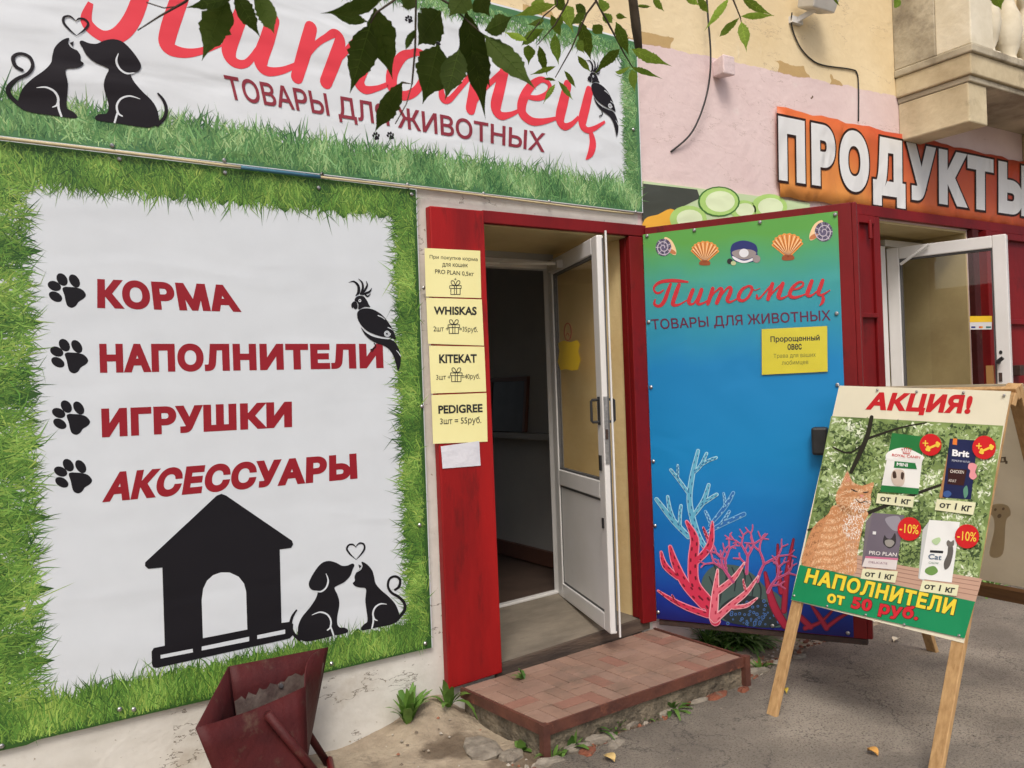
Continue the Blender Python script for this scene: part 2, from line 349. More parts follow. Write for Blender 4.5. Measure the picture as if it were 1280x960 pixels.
m_asph = mat('worn_asphalt', srgb(152,143,129), srgb(120,112,101), rough=.92, scale=2.6, detail=14, bump=1.0, bscale=110, c3=srgb(76,70,62), spot=(.52,.62), sscale=120, bdist=.012, ramp=(.36,.62))
xs = [-300,-80,-25,-8,-4]+list(np.arange(-2, 8.01, .06))+[10,15,30,90,300]
ys = [-300,-80,-25,-10,-5]+list(np.arange(-3.4, .3, .06))+[2,8,30,90,300]
hn = lambda x, y: .006*math.sin(9*x+3*math.sin(5*y))+.005*math.sin(23*x-17*y)+.004*math.sin(41*y+11*x)
EDGE = [(-300,-1.15),(-2,-1.1),(1.2,-1.0),(1.62,-.86),(1.87,-.72),(2.2,-.69),(2.54,-.655),(3.25,-.56),(3.7,-.46),(4.13,-.41),(5.8,-.33),(8,-.3),(300,-.3)]
def edge_y(x):
    for (x0, y0), (x1, y1) in zip(EDGE, EDGE[1:]):
        if x0 <= x <= x1: return y0+(y1-y0)*(x-x0)/(x1-x0)+(.016*math.sin(17*x)+.012*math.sin(39*x+1) if -2 < x < 8 else 0)
    return -.3
g = grid_sheet(xs, ys, lambda x, y: gz(x, y)+(hn(x, y) if -2 < x < 8 and -3.4 < y < .3 else 0), m_dirt).build('ground', smooth=True)
tag(g, kind='structure')
def cracks(m):
    nt = m.node_tree; N = nt.nodes; L = nt.links; P = N['Principled BSDF']; g = N.new('ShaderNodeNewGeometry'); cur = P.inputs['Base Color'].links[0].from_socket
    n = N.new('ShaderNodeTexNoise'); n.inputs['Scale'].default_value = .9; n.inputs['Detail'].default_value = 8; n.inputs['Roughness'].default_value = .6; L.new(g.outputs['Position'], n.inputs[0])
    a = N.new('ShaderNodeMath'); a.operation = 'SUBTRACT'; L.new(n.outputs[0], a.inputs[0]); a.inputs[1].default_value = .5
    b = N.new('ShaderNodeMath'); b.operation = 'ABSOLUTE'; L.new(a.outputs[0], b.inputs[0])
    c = N.new('ShaderNodeMapRange'); L.new(b.outputs[0], c.inputs[0]); c.inputs[1].default_value = .0012; c.inputs[2].default_value = .0035; c.inputs[3].default_value = .7; c.inputs[4].default_value = 0
    mx = N.new('ShaderNodeMixRGB'); L.new(c.outputs[0], mx.inputs[0]); L.new(cur, mx.inputs[1]); mx.inputs[2].default_value = (.04,.036,.032,1)
    d = N.new('ShaderNodeTexNoise'); d.inputs['Scale'].default_value = .55; d.inputs['Detail'].default_value = 3; L.new(g.outputs['Position'], d.inputs[0])
    e = N.new('ShaderNodeMapRange'); L.new(d.outputs[0], e.inputs[0]); e.inputs[1].default_value = .53; e.inputs[2].default_value = .56; e.inputs[3].default_value = 0; e.inputs[4].default_value = .3
    m2 = N.new('ShaderNodeMixRGB'); L.new(e.outputs[0], m2.inputs[0]); L.new(mx.outputs[0], m2.inputs[1]); m2.inputs[2].default_value = (*srgb(96,90,82), 1); L.new(m2.outputs[0], P.inputs['Base Color'])
cracks(m_asph)
mb = MB(); vs = [0, .02, .3, .8, 1.4, 2.4, 4, 8, 25, 90, 290]; V = []
for x in xs:
    for k, d in enumerate(vs):
        y = edge_y(x)-d; V.append((x, y, gz(x, y)+(.004 if k == 0 else .022)))
n = len(vs); mb.mesh(V, [(i*n+j, i*n+j+1, (i+1)*n+j+1, (i+1)*n+j) for i in range(len(xs)-1) for j in range(n-1)], m_asph)
tag(mb.build('pavement', smooth=True), kind='structure')
def gtop(x, y): return gz(x, y)+(.022 if y < edge_y(x)-.02 else 0)
# ------------------------------------------------------------------ building
B = thing('shop_building', 'pink and ochre plastered shop building with whitewashed base and two red doorways', 'building', (2, 0, 0))
def facade_mat():
    m = mat('facade_paint', (.6,.6,.6), rough=.9, scale=4, bump=.4, bscale=17, bdist=.010)
    nt = m.node_tree; N = nt.nodes; L = nt.links; P = N['Principled BSDF']
    def math_(op, a, b=None, c=None):
        q = N.new('ShaderNodeMath'); q.operation = op
        for i, v in enumerate((a, b, c)):
            if v is None: continue
            if isinstance(v, (int, float)): q.inputs[i].default_value = v
            else: L.new(v, q.inputs[i])
        return q.outputs[0]
    def noise(s, d=6, r=.6, stretch=None):
        q = N.new('ShaderNodeTexNoise'); q.inputs['Scale'].default_value = s; q.inputs['Detail'].default_value = d; q.inputs['Roughness'].default_value = r
        if stretch:
            mp = N.new('ShaderNodeMapping'); mp.inputs['Scale'].default_value = stretch; L.new(g.outputs['Position'], mp.inputs[0]); L.new(mp.outputs[0], q.inputs[0])
        else: L.new(g.outputs['Position'], q.inputs[0])
        return q.outputs[0]
    def ramp(v, a, b, c0=(0,0,0), c1=(1,1,1)):
        q = N.new('ShaderNodeValToRGB'); L.new(v, q.inputs[0]); e = q.color_ramp.elements
        e[0].position = a; e[1].position = b; e[0].color = (*c0, 1); e[1].color = (*c1, 1); return q.outputs[0]
    def mix(f, a, b):
        q = N.new('ShaderNodeMixRGB')
        for i, v in enumerate((f, a, b)):
            if isinstance(v, tuple): q.inputs[i].default_value = (*v, 1)
            elif isinstance(v, (int, float)): q.inputs[i].default_value = v
            else: L.new(v, q.inputs[i])
        return q.outputs[0]
    g = N.new('ShaderNodeNewGeometry'); sx = N.new('ShaderNodeSeparateXYZ'); L.new(g.outputs['Position'], sx.inputs[0]); X, Z = sx.outputs[0], sx.outputs[2]
    pink = ramp(noise(2.5), .3, .7, srgb(214,191,188), srgb(226,206,202))
    pink = mix(ramp(noise(5, 9, .7), .62, .72), pink, srgb(224,210,204))
    yel = ramp(noise(1.6, 8), .3, .7, srgb(216,194,150), srgb(229,211,172))
    yel = mix(ramp(noise(3.5, 10, .72), .6, .74), yel, srgb(206,182,138))
    yel = mix(ramp(noise(2.2, 8, .7, (1.6,1,.35)), .6, .78), yel, srgb(228,219,196))
    zb = math_('ADD', math_('MULTIPLY', math_('SUBTRACT', X, 3.18), .028), 3.352)
    zb = math_('ADD', zb, math_('MULTIPLY', math_('SUBTRACT', noise(7, 5), .5), .06))
    d = math_('SUBTRACT', Z, zb)
    isy = math_('GREATER_THAN', d, 0.0)
    # peeled ochre-brown band just above the boundary, in patches
    band = math_('MULTIPLY', math_('LESS_THAN', math_('ABSOLUTE', math_('SUBTRACT', d, .03)), .035), math_('GREATER_THAN', noise(1.7, 3), .57))
    up = mix(isy, pink, yel); up = mix(math_('MULTIPLY', band, .8), up, srgb(176,142,84))
    # small dark chips
    up = mix(ramp(noise(16, 2, .4), .765, .775), up, srgb(104,84,66))
    wh = ramp(noise(4, 9, .65), .3, .7, (.54,.52,.46), (.70,.68,.62))
    wh = mix(ramp(noise(2.4, 9, .72), .58, .72), wh, (.47,.43,.36))
    wh = mix(ramp(noise(9, 5, .6, (1,1,3)), .66, .7), wh, (.70,.68,.62))
    foot = math_('SUBTRACT', .12, Z); foot = math_('ADD', foot, math_('MULTIPLY', math_('SUBTRACT', noise(8, 6), .5), .3))
    wh = mix(ramp(foot, .1, .3), wh, srgb(150,136,112))
    ck = math_('ABSOLUTE', math_('SUBTRACT', noise(2.6, 7, .62, (.55,1,1.7)), .5))
    crack = math_('MULTIPLY', math_('LESS_THAN', ck, .0035), math_('GREATER_THAN', noise(1.3, 3), .53))
    wh = mix(math_('MULTIPLY', crack, .75), wh, srgb(96,86,72)); up = mix(math_('MULTIPLY', math_('MULTIPLY', math_('LESS_THAN', ck, .0022), math_('GREATER_THAN', noise(.9, 3), .52)), .5), up, srgb(150,128,112))
    wh = mix(ramp(noise(34, 4, .6), .66, .7), wh, srgb(150,140,122))
    isw = math_('MULTIPLY', math_('LESS_THAN', X, 3.06), math_('LESS_THAN', Z, 2.9))
    L.new(mix(isw, up, wh), P.inputs['Base Color'])
    # long shallow cracks and trowel ridges
    vo = N.new('ShaderNodeTexNoise'); vo.inputs['Scale'].default_value = 5; vo.inputs['Detail'].default_value = 4; vo.inputs['Distortion'].default_value = 2.5
    mp = N.new('ShaderNodeMapping'); mp.inputs['Scale'].default_value = (.8,1,1.3); L.new(g.outputs['Position'], mp.inputs[0]); L.new(mp.outputs[0], vo.inputs[0])
    b2 = N.new('ShaderNodeBump'); b2.inputs['Strength'].default_value = .12; b2.inputs['Distance'].default_value = .02; L.new(vo.outputs[0], b2.inputs['Height'])
    old = P.inputs['Normal'].links[0].from_node; L.new(old.outputs[0], b2.inputs['Normal']); L.new(b2.outputs[0], P.inputs['Normal'])
    return m
M_['facade'] = facade_mat()
O1 = (2.07, 2.985, .15, 2.30); O2 = (5.12, 6.22, .0, 2.545); TOP = 7.0
mb = MB(); f = M_['facade']
for a, b in (((-7,0,-.2),(O1[0],.6,TOP)), ((O1[1],0,-.2),(O2[0],.6,TOP)), ((O2[1],0,-.2),(15,.6,TOP)), ((O1[0],0,O1[3]),(O1[1],.6,TOP)), ((O2[0],0,O2[3]),(O2[1],.6,TOP)), ((O1[0],.01,-.2),(O1[1],.6,.14)), ((O2[0],.01,-.2),(O2[1],.6,.1))):
    mb.box(a, b, f)
mb.build('facade_wall', B)
# body of the house behind the facade
mb = MB(); mb.box((-7,5.2,-.2),(.9,5.4,TOP), M_['tan2']); mb.box((2.4,5.2,-.2),(15,5.4,TOP), M_['tan2']); mb.box((.9,5.2,-.2),(2.4,5.4,.9), M_['tan2']); mb.box((.9,5.2,2.4),(2.4,5.4,TOP), M_['tan2']); mb.box((-7.0,.6,-.2),(-6.8,5.2,TOP), M_['tan2']); mb.box((14.8,.6,-.2),(15,5.2,TOP), M_['tan2']); mb.build('rear_wall', B)  # unseen opening added at the back to let daylight into the room
mb = MB(); mb.box((-7.3,-.35,TOP),(15.3,5.7,TOP+.25), M_['rust']); mb.build('roof', B)
# reveals of the pet shop doorway
mb = MB(); y1 = .65
mb.mesh([(2.984,.004,.15),(2.925,y1,.15),(3.3,y1,.15),(2.984,.004,2.296),(2.925,y1,2.296),(3.3,y1,2.296)], [(0,1,4,3),(1,2,5,4),(3,4,5)], M_['tan'])
mb.box((2.074,.004,2.285),(2.98,y1,2.297), M_['tan2'])
mb.box((2.074,.03,.15),(2.09,y1,2.284), M_['tan2'])
mb.build('doorway_reveal', B)
# threshold boards
mb = MB(); T0, T1 = (2.078,-.012,.206), (2.99,.012,.262)
mb.hexa([(2.078,-.012,.12),(3.0,.012,.12),(2.93,.66,.12),(2.0,.66,.12),(2.078,-.012,.206),(3.0,.012,.266),(2.93,.66,.29),(2.0,.66,.245)], M_['sill'])
mb.build('threshold', B)
mb = MB(); mb.hexa([(2.06,-.034,.15),(3.03,-.012,.205),(3.03,.010,.205),(2.06,-.014,.15),(2.06,-.034,.208),(3.03,-.012,.268),(3.03,.010,.268),(2.06,-.014,.208)], M_['silledge']); mb.build('threshold_edge', B)
# interior
mb = MB(); r = M_['room']
mb.face([(.6,.66,.24),(4.4,.66,.31),(4.4,5,.31),(.6,5,.24)], M_['floor'])
mb.build('room_floor', B)
mb = MB(); mb.box((3.3,.66,.2),(3.4,5,2.7), r); mb.box((.6,4.9,.2),(.9,5,2.7), r); mb.box((2.4,4.9,.2),(3.3,5,2.7), r); mb.box((.9,4.9,.2),(2.4,5,.9), r); mb.box((.9,4.9,2.4),(2.4,5,2.7), r); mb.box((.5,.66,.2),(.6,5,2.7), r); mb.box((.5,.61,2.62),(3.4,5,2.7), r)  # back wall left open to match the added rear opening, brightening the partition
mb.box((.5,.605,.2),(1.98,.655,2.62), r); mb.box((2.99,.66,.2),(3.3,.70,2.62), r); mb.box((1.98,.61,2.25),(2.99,.655,2.62), r)
mb.build('room_wall', B)
mb = MB(); mb.box((3.27,.7,.3),(3.3,4.9,.40), M_['baseboard']); mb.build('skirting', B)
mb = MB(); mb.box((3.2,.72,1.16),(3.298,3.2,1.20), mat('dull_ledge', (.3,.3,.29), rough=.6)); mb.build('wall_ledge', B)
# red surround of the pet shop doorway
mb = MB(); rb = M_['redbright']
mb.hexa([(1.797,-.05,.158),(2.083,-.05,.176),(2.083,-.004,.176),(1.797,-.004,.158),(1.785,-.05,2.345),(2.07,-.05,2.345),(2.07,-.004,2.345),(1.785,-.004,2.345)], rb)
mb.build('steel_side_panel', B, bevel=.006)
mb = MB(); mb.box((2.0725,-.035,2.292),(3.085,.0,2.352), M_['red']); mb.box((2.965,-.035,.245),(3.06,.0,2.2895), M_['red']); mb.box((2.965,.003,.268),(2.983,.05,2.284), M_['red']); mb.build('door_surround', B, bevel=.004)
# little raised seam at the head of the red panel
# glazed doors -------------------------------------------------------------
def glazed_door(hx, hy, zb, zt, ang, width, right_hinged, rails, frame=.085, th=.065, panel_below=None, name='glazed_door', label=None, frameboth=True, tw=None):
    """white plastic leaf swinging outwards; returns root part and its plane"""
    a = R(ang); u = np.array([math.cos(a), math.sin(a), 0.]); n = np.array([math.sin(a), -math.cos(a), 0.])
    if n@(CAM-np.array([hx,hy,1.5])) < 0: n = -n
    p0 = np.array([hx, hy, 0.]); pl = Plane(p0, u, (0,0,1), n); up = np.array([0,0,1.])
    mb = MB(); P = M_['pvc']
    bar = lambda x0, x1, z0, z1, t0=-th, t1=0.: mb.obox(pl.pt(x0, z0, t0), u*(x1-x0), n*(t1-t0), up*(z1-z0), P)
    bar(0, frame, zb, zt); bar(width-frame, width, zb, zt)
    zs = [zb]+rails+[zt]
    bar(frame, width-frame, zb, zb+frame); bar(frame, width-frame, zt-frame, zt)
    for z in rails: bar(frame, width-frame, z-.045, z+.045)
    root = mb.build(name, B, bevel=.006)
    if label: root['label'] = label
    prev = zb+frame
    edges = []
    for z in rails: edges.append((prev, z-.045)); prev = z+.045
    edges.append((prev, zt-frame))
    for i, (z0, z1) in enumerate(edges):
        s = MB(); g_ = .012
        for (x0, x1, y0, y1) in ((frame, frame+g_, z0, z1), (width-frame-g_, width-frame, z0, z1), (frame+g_, width-frame-g_, z0, z0+g_), (frame+g_, width-frame-g_, z1-g_, z1)):
            s.obox(pl.pt(x0, y0, -.8*th), u*(x1-x0), n*.6*th, up*(y1-y0), M_['pvcgrey'])
        s.build('gasket', root)
        s = MB()
        if rails and i == 0: s.obox(pl.pt(frame+g_, z0+g_, -.69*th), u*(width-2*frame-2*g_), n*.43*th, up*(z1-z0-2*g_), P); s.build('lower_panel', root)
        else: s.obox(pl.pt(frame+g_, z0+g_, -.55*th), u*(width-2*frame-2*g_), n*.09*th, up*(z1-z0-2*g_), M_['glass']); s.build('glass_pane', root)
    return root, pl
D1W = .872
d1, P1 = glazed_door(2.905, .64, .285, 2.245, -108.7, D1W, True, [.985], th=.036, label='white plastic door standing open, glass above and panel below')
up = np.array([0,0,1.])
mb = MB(); mb.obox(P1.pt(D1W+.002,.27,-.050), P1.u*.010, P1.n*.008, up*1.995, M_['pvc']); mb.obox(P1.pt(D1W+.0005,.30,-.0355), P1.u*.002, P1.n*.008, up*1.93, M_['pvcgrey']); mb.build('overlap_strip', d1)
mb = MB(); mb.obox(P1.pt(D1W+.001,1.12,-.026), P1.u*.004, P1.n*.02, up*.33, M_['steel']); mb.obox(P1.pt(D1W+.004,1.24,-.022), P1.u*.006, P1.n*.012, up*.05, M_['rust']); mb.build('lock_plate', d1)
for s in (1, -1):
    mb = MB(); h0 = .0 if s > 0 else -.036
    x = D1W-.045; pts = [P1.pt(x,1.325,h0), P1.pt(x,1.325,h0+s*.036), P1.pt(x,1.33,h0+s*.042), P1.pt(x,1.43,h0+s*.042), P1.pt(x,1.435,h0+s*.036), P1.pt(x,1.435,h0)]
    mb.tube(pts, .007, M_['black']); mb.obox(P1.pt(x-.014,1.31,h0-.001 if s > 0 else h0-.005), P1.u*.028, P1.n*.006, up*.14, M_['black']); mb.build('pull_handle', d1)
mb = MB(); mb.obox(P1.pt(D1W-.06,1.085,.001), P1.u*.028, P1.n*.007, up*.075, M_['black']); mb.build('keyhole_plate', d1); mb = MB(); mb.obox(P1.pt(D1W-.052,.80,.001), P1.u*.02, P1.n*.006, up*.05, M_['black']); mb.build('keyhole_plate', d1)
mb = MB(); mb.obox(P1.pt(.12,2.165,.002), P1.u*.2, P1.n*.035, up*.045, mat('door_closer_paint', (.45,.44,.42), rough=.5)); mb.tube([P1.pt(.3,2.19,.04), (2.55,.60,2.215), (2.33,.62,2.21)], .009, M_['pvc']); mb.build('door_closer', d1)
# yellow sticker rests on the glass of the door, see below. Fixed frame of the door
mb = MB(); P = M_['pvc']
mb.box((2.915,.63,.285),(2.985,.70,2.262), P); mb.box((1.985,.63,2.2),(2.915,.70,2.262), P); mb.box((1.985,.63,.25),(2.04,.70,2.2), P)
mb.hexa([(2.04,.655,.246),(2.915,.655,.289),(2.915,.70,.289),(2.04,.70,.246),(2.04,.655,.262),(2.915,.655,.304),(2.915,.70,.304),(2.04,.70,.262)], P)
mb.build('door_frame', B, bevel=.004)
# grocery doorway ----------------------------------------------------------
mb = MB()
mb.box((6.205,.004,.1),(6.219,1.7,2.53), M_['tan2']); mb.box((5.121,.004,2.53),(6.219,1.7,2.544), M_['tan2']); mb.box((5.121,1.7,.1),(6.219,1.72,2.544), M_['room'])
mb.box((5.121,.3,.1),(5.60,.36,2.53), M_['room']); mb.box((5.121,.004,.1),(5.135,.3,2.53), M_['tan2']); mb.box((5.121,.004,.09),(6.205,1.7,.1), M_['floor']); mb.build('shop_vestibule', B)
d2, P2 = glazed_door(5.69, .30, .16, 2.432, -72, .77, False, [.70], frame=.085, label='white plastic door standing open under the orange banner')
mb = MB(); mb.box((5.61,.30,.1),(5.683,.36,2.45), P); mb.box((5.683,.30,2.45),(6.2,.36,2.50), P); mb.build('door_frame', B, bevel=.004)
mb = MB(); F = P2.F(1040, 240, 3.692)
mb.tube([F(770,785,.0), F(770,785,.045), F(795,765,.05)], .014, M_['black']); mb.build('lever_handle', d2)
mb = MB(); mb.obox(P2.at(1235.5,490,.0), P2.u*.04, P2.n*.05, up*.18, flat('brass_pull', srgb(150,110,60))); mb.build('pull_handle', d2)
mb = MB(); mb.tube([P2.at(1127,331,.03), P2.at(1162,306,.03)], .011, M_['pvc']); mb.build('closer_arm', d2)
mb = MB(); blob(mb, F, ellipse(779,740,8,9), .003, M_['black']); mb.obox(P2.at(1249,477,.001), P2.u*.02, P2.n*.005, up*.06, M_['rust']); mb.build('keyhole_plate', d2)
# red steelwork of the grocery doorway
mb = MB(); m = M_['red']
mb.box((4.80,-.04,2.555),(7.6,.0,2.625), m); mb.box((5.05,-.045,.1),(5.118,.0,2.552), m); mb.box((6.225,-.045,.1),(6.30,.0,2.552), M_['redold']); mb.build('door_surround', B, bevel=.004)
mb = MB(); mb.box((4.83,-.03,.1),(5.045,-.002,2.55), m); mb.box((4.83,-.07,.1),(4.865,-.0305,2.55), m); mb.box((4.866,-.06,1.885),(5.045,-.0305,1.915), m); mb.box((4.866,-.06,2.50),(5.045,-.0305,2.55), m); mb.tube([(4.99,-.06,2.40),(4.99,-.06,2.52)], .014, m); mb.build('steel_door_leaf', B, bevel=.004)
mb = MB(); mb.box((6.41,-.03,.1),(7.5,-.002,2.55), m); mb.box((6.36,-.07,.1),(6.4095,-.002,2.55), m); mb.box((6.41,-.06,1.86),(7.5,-.0305,1.90), m); mb.box((6.41,-.06,2.50),(7.5,-.0305,2.55), m); mb.box((6.72,-.09,1.47),(6.78,-.0305,1.55), M_['rust']); mb.build('steel_door_leaf', B, bevel=.004)
# swung-out steel door carrying the sea poster
SA = R(-60); su = np.array([math.cos(SA), math.sin(SA), 0.]); sn = np.array([math.sin(SA), -math.cos(SA), 0.])
if sn[0] > 0: sn = -sn
HX = np.array([3.068, -.04, 0.])
PD = Plane(HX, su, (0,0,1), sn)
sdm = M_['red']
z0, z1, W = .252, 2.338, 1.030
mb = MB()
mb.obox(PD.pt(.0, z0, -.012), su*W, sn*.010, up*(z1-z0), sdm)
for (x0, x1, a, b) in ((0,.045,z0,z1), (W-.05,W,z0,z1), (.045,W-.05,z1-.05,z1), (.045,W-.05,z0,z0+.035)):
    mb.obox(PD.pt(x0, a, -.050), su*(x1-x0), sn*.038, up*(b-a), sdm)
mb.obox(PD.pt(W+.0005, z0, -.05), su*.022, sn*.045, up*(z1-z0), sdm)
mb.obox(PD.pt(.0, z0-.03, -.05), su*W, sn*.045, up*.028, M_['rust'])
mb.obox(PD.pt(.045, 1.2, -.050), su*(W-.095), sn*.037, up*.04, sdm)
sdo = mb.build('steel_door', B, bevel=.003); sdo['label'] = 'red steel door swung outwards, faced with the sea poster'
for z in (.5, 1.35, 2.12):
    mb = MB(); c = PD.pt(-.018, z, -.02); mb.tube([c, c+up*.13], .016, M_['redold']); mb.build('hinge', sdo)
# balcony ------------------------------------------------------------------
m_stone = mat('stained_stucco', srgb(196,186,162), srgb(152,142,120), rough=.9, scale=2.5, bump=.5, bscale=18, c3=srgb(112,102,86), spot=(.52,.72), sscale=2.4, bdist=.015)
m_stonew = mat('pale_stucco', srgb(226,218,196), srgb(206,196,170), rough=.9, scale=4, bump=.35, bscale=25, c3=srgb(160,146,120), spot=(.64,.78), sscale=4)
m_ochre = mat('stained_ochre_stucco', srgb(208,194,160), srgb(174,158,126), rough=.9, scale=3, bump=.4, bscale=18, c3=srgb(122,108,88), spot=(.56,.74), sscale=2.8)
X0 = 5.404
mb = MB()
mb.box((X0,-.545,3.535),(9.2,0,3.585), m_stone); mb.box((X0+.012,-.525,3.40),(9.19,0,3.5345), m_ochre); mb.box((X0+.03,-.505,3.362),(9.17,0,3.3995), m_stone)
bal = mb.build('balcony', B, bevel=.008)
for x, w in ((X0+.035, .215), (7.05, .215), (8.8, .215)):
    mb = MB(); mb.box((x,-.49,3.105),(x+w,.0,3.3615), m_ochre); mb.build('bracket', bal, bevel=.01)
mb = MB(); mb.box((X0+.008,-.535,3.5855),(5.675,-.30,4.35), m_stonew); mb.box((X0+.006,-.2995,3.5855),(5.60,0,4.35), m_stone); mb.build('parapet_pier', bal, bevel=.008)
mb = MB(); mb.box((X0-.01,-.56,4.3505),(9.22,-.26,4.45), m_stonew); mb.build('handrail', bal, bevel=.01)
prof = [(0,.085),(.03,.085),(.035,.06),(.07,.05),(.13,.075),(.24,.098),(.34,.085),(.42,.055),(.46,.045),(.49,.06),(.52,.06),(.56,.05),(.66,.06),(.72,.075),(.765,.08)]
b0 = None
for i in range(9):
    x = 5.80+i*.27
    if b0 is None:
        mb = MB(); mb.lathe((x,-.42,3.5855), prof, m_stonew); b0 = mb.build('baluster', bal, smooth=True)
    else:
        c = b0.copy(); COL.objects.link(c); c.parent = bal; c.location = b0.location+Vector((x-5.80, 0, 0))
# ------------------------------------------------------------------ lower banner
WL = Plane((0,-.02,0), (1,0,0), (0,0,1), (0,-1,0))
LB = thing('shop_banner', 'large white banner listing pet goods, grass printed round its edge, beside the red doorway', 'banner', (.7,-.02,.34))
mb = MB(); mb.hexa([(-.35,-.02,.318),(1.737,-.02,.353),(1.737,-.003,.353),(-.35,-.003,.318),(-.35,-.02,2.446),(1.737,-.02,2.421),(1.737,-.003,2.421),(-.35,-.003,2.446)], M_['lo_white']); mb.build('banner_sheet', LB)
def inner(pl, pts): return [pl.pix(*p) for p in pts]
uL = WL.pix(48,500)[0]; uR = WL.pix(493,500)[0]; vT = 2.30; vB = WL.pix(60,835)[1]
vB = .50
mb = MB(); gm = M_['lo_grass']; A0, A1, Bt, Tp = -.35, 1.733, .325, 2.405
def zbot(x): return .322+(x)*.018
# solid undergrowth strips with a ragged inner edge
def ragged(mb, pl, m, side, lo, hi, base, depth, kind, n=90, h=.0002):
    c = (.03,.09,.016) if kind == 'lo' else (.07,.19,.075)
    for i in range(n):
        a, b = lo+(hi-lo)*i/n, lo+(hi-lo)*(i+1)/n
        d0 = depth*(.86+.1*math.sin(i*1.7)+.08*math.sin(i*.61)); d1 = depth*(.86+.1*math.sin((i+1)*1.7)+.08*math.sin((i+1)*.61))
        if side == 'L': P = [(base,a),(base+d0,a),(base+d1,b),(base,b)]
        if side == 'R': P = [(base,a),(base-d0,a),(base-d1,b),(base,b)]
        if side == 'B': P = [(a,base(a)),(b,base(b)),(b,base(b)+d1),(a,base(a)+d0)]
        if side == 'T': bf = base if callable(base) else (lambda x: base); P = [(a,bf(a)),(b,bf(b)),(b,bf(b)-d1),(a,bf(a)-d0)]
        mb.face([pl.pt(x, y, h) for x, y in P], m, c)
wl_, wr_, wb_, wt_ = uL-A0+.01, A1-uR-.02, .15, .135
ragged(mb, WL, gm, 'L', zbot(A0), Tp, A0, wl_, 'lo'); ragged(mb, WL, gm, 'R', zbot(A1)+.002, Tp-.001, A1, wr_, 'lo', h=.00024)
ragged(mb, WL, gm, 'B', A0, A1, zbot, wb_, 'lo', h=.00028); Tf = lambda x: 2.439-.0122*x
ragged(mb, WL, gm, 'T', A0, A1, Tf, wt_+.02, 'lo', h=.00032)
U = random.uniform
def clip_blades(n, base, *a, **k): blades(mb, WL, n, base, *a, **k)
ln, wd = (.035,.09), (.0022,.0056)
clip_blades(9500, lambda: (U(max(A0,-.12), uL-.035), U(.36, 2.38)), R(10), .75, ln, wd, gm, 'lo')
clip_blades(4600, lambda: (U(uR+.05, A1-.012), U(.40, 2.36)), R(165), .75, ln, wd, gm, 'lo', h0=.0005, h1=.0015)
clip_blades(6200, lambda: (lambda x: (x, U(zbot(x)+.004, .44)))(U(-.1, A1-.03)), R(88), .42, ln, wd, gm, 'lo', h0=.0005, h1=.0015)
clip_blades(5600, lambda: (lambda x: (x, U(2.32, Tf(x)-.004)))(U(-.1, A1-.03)), R(-88), .55, ln, wd, gm, 'lo', h0=.0005, h1=.0015)
mb.build('grass_print', LB)
F4 = WL.F(0, 300, 2.824)
for body, q in (('КОРМА', [(343,143),(826,165),(853,254),(343,240)]), ('НАПОЛНИТЕЛИ', [(350,372),(1351,371),(1354,452),(353,469)]), ('ИГРУШКИ', [(357,601),(1030,575),(1031,660),(360,697)]), ('АКСЕССУАРЫ', [(385,826),(1258,758),(1262,842),(360,926)])):
    mb = MB(); text(mb, F4, body, q, .0008, M_['lo_red'], offset=.062, spacing=1.10); mb.build('lettering', LB)
# paw prints
PAD = [(385,430),(420,393),(500,393),(620,403),(720,438),(780,510),(775,562),(730,605),(660,650),(610,720),(540,750),(470,715),(440,640),(420,540)]
TOES = [(378,266,118,84,R(55)), (590,290,124,80,R(56)), (246,376,120,80,R(24)), (266,560,124,78,R(30))]
def paw(mb, F, h, m, ox=0, oy=0, k=1.0, rot=0):
    def G(x, y, hh):
        dx, dy = (x-450)*k, (y-450)*k; c, s = math.cos(rot), math.sin(rot)
        return F(ox+dx*c-dy*s, oy+dx*s+dy*c, hh)
    blob(mb, G, PAD, h, m)
    for t in TOES: blob(mb, G, ellipse(*t), h, m, sharp=True)
FP = WL.F()
for dx, dy in ((0,0), (2.9,82), (5.3,158.8), (7.8,232)):
    mb = MB(); paw(mb, FP, .0008, M_['lo_black'], 50+450/13.71+dx, 330+450/13.71+dy, 1/13.71); mb.build('paw_print', LB)
# dog house silhouette
F7 = WL.F(0, 600, 2.667)
mb = MB()
blob(mb, F7, [(722,52),(738,46),(754,52),(973,202),(977,214),(970,226),(932,231),(938,476),(968,472),(977,480),(975,518),(965,528),(524,626),(510,624),(506,612),(505,572),(512,560),(549,552),(541,291),(494,296),(483,286),(484,274)],   .0018, M_['lo_black'], sharp=True)
for q in ([(676,527),(672,400),(677,362),(690,335),(710,317),(735,308),(765,308),(795,322),(813,345),(820,372),(824,498)], [(535,583),(642,562),(643,574),(535,595)], [(672,555),(830,522),(830,537),(672,568)], [(857,517),(950,498),(950,512),(857,530)]):
    blob(mb, F7, q, .0022, M_['lo_white'], sharp=True)
mb.build('kennel_silhouette', LB)
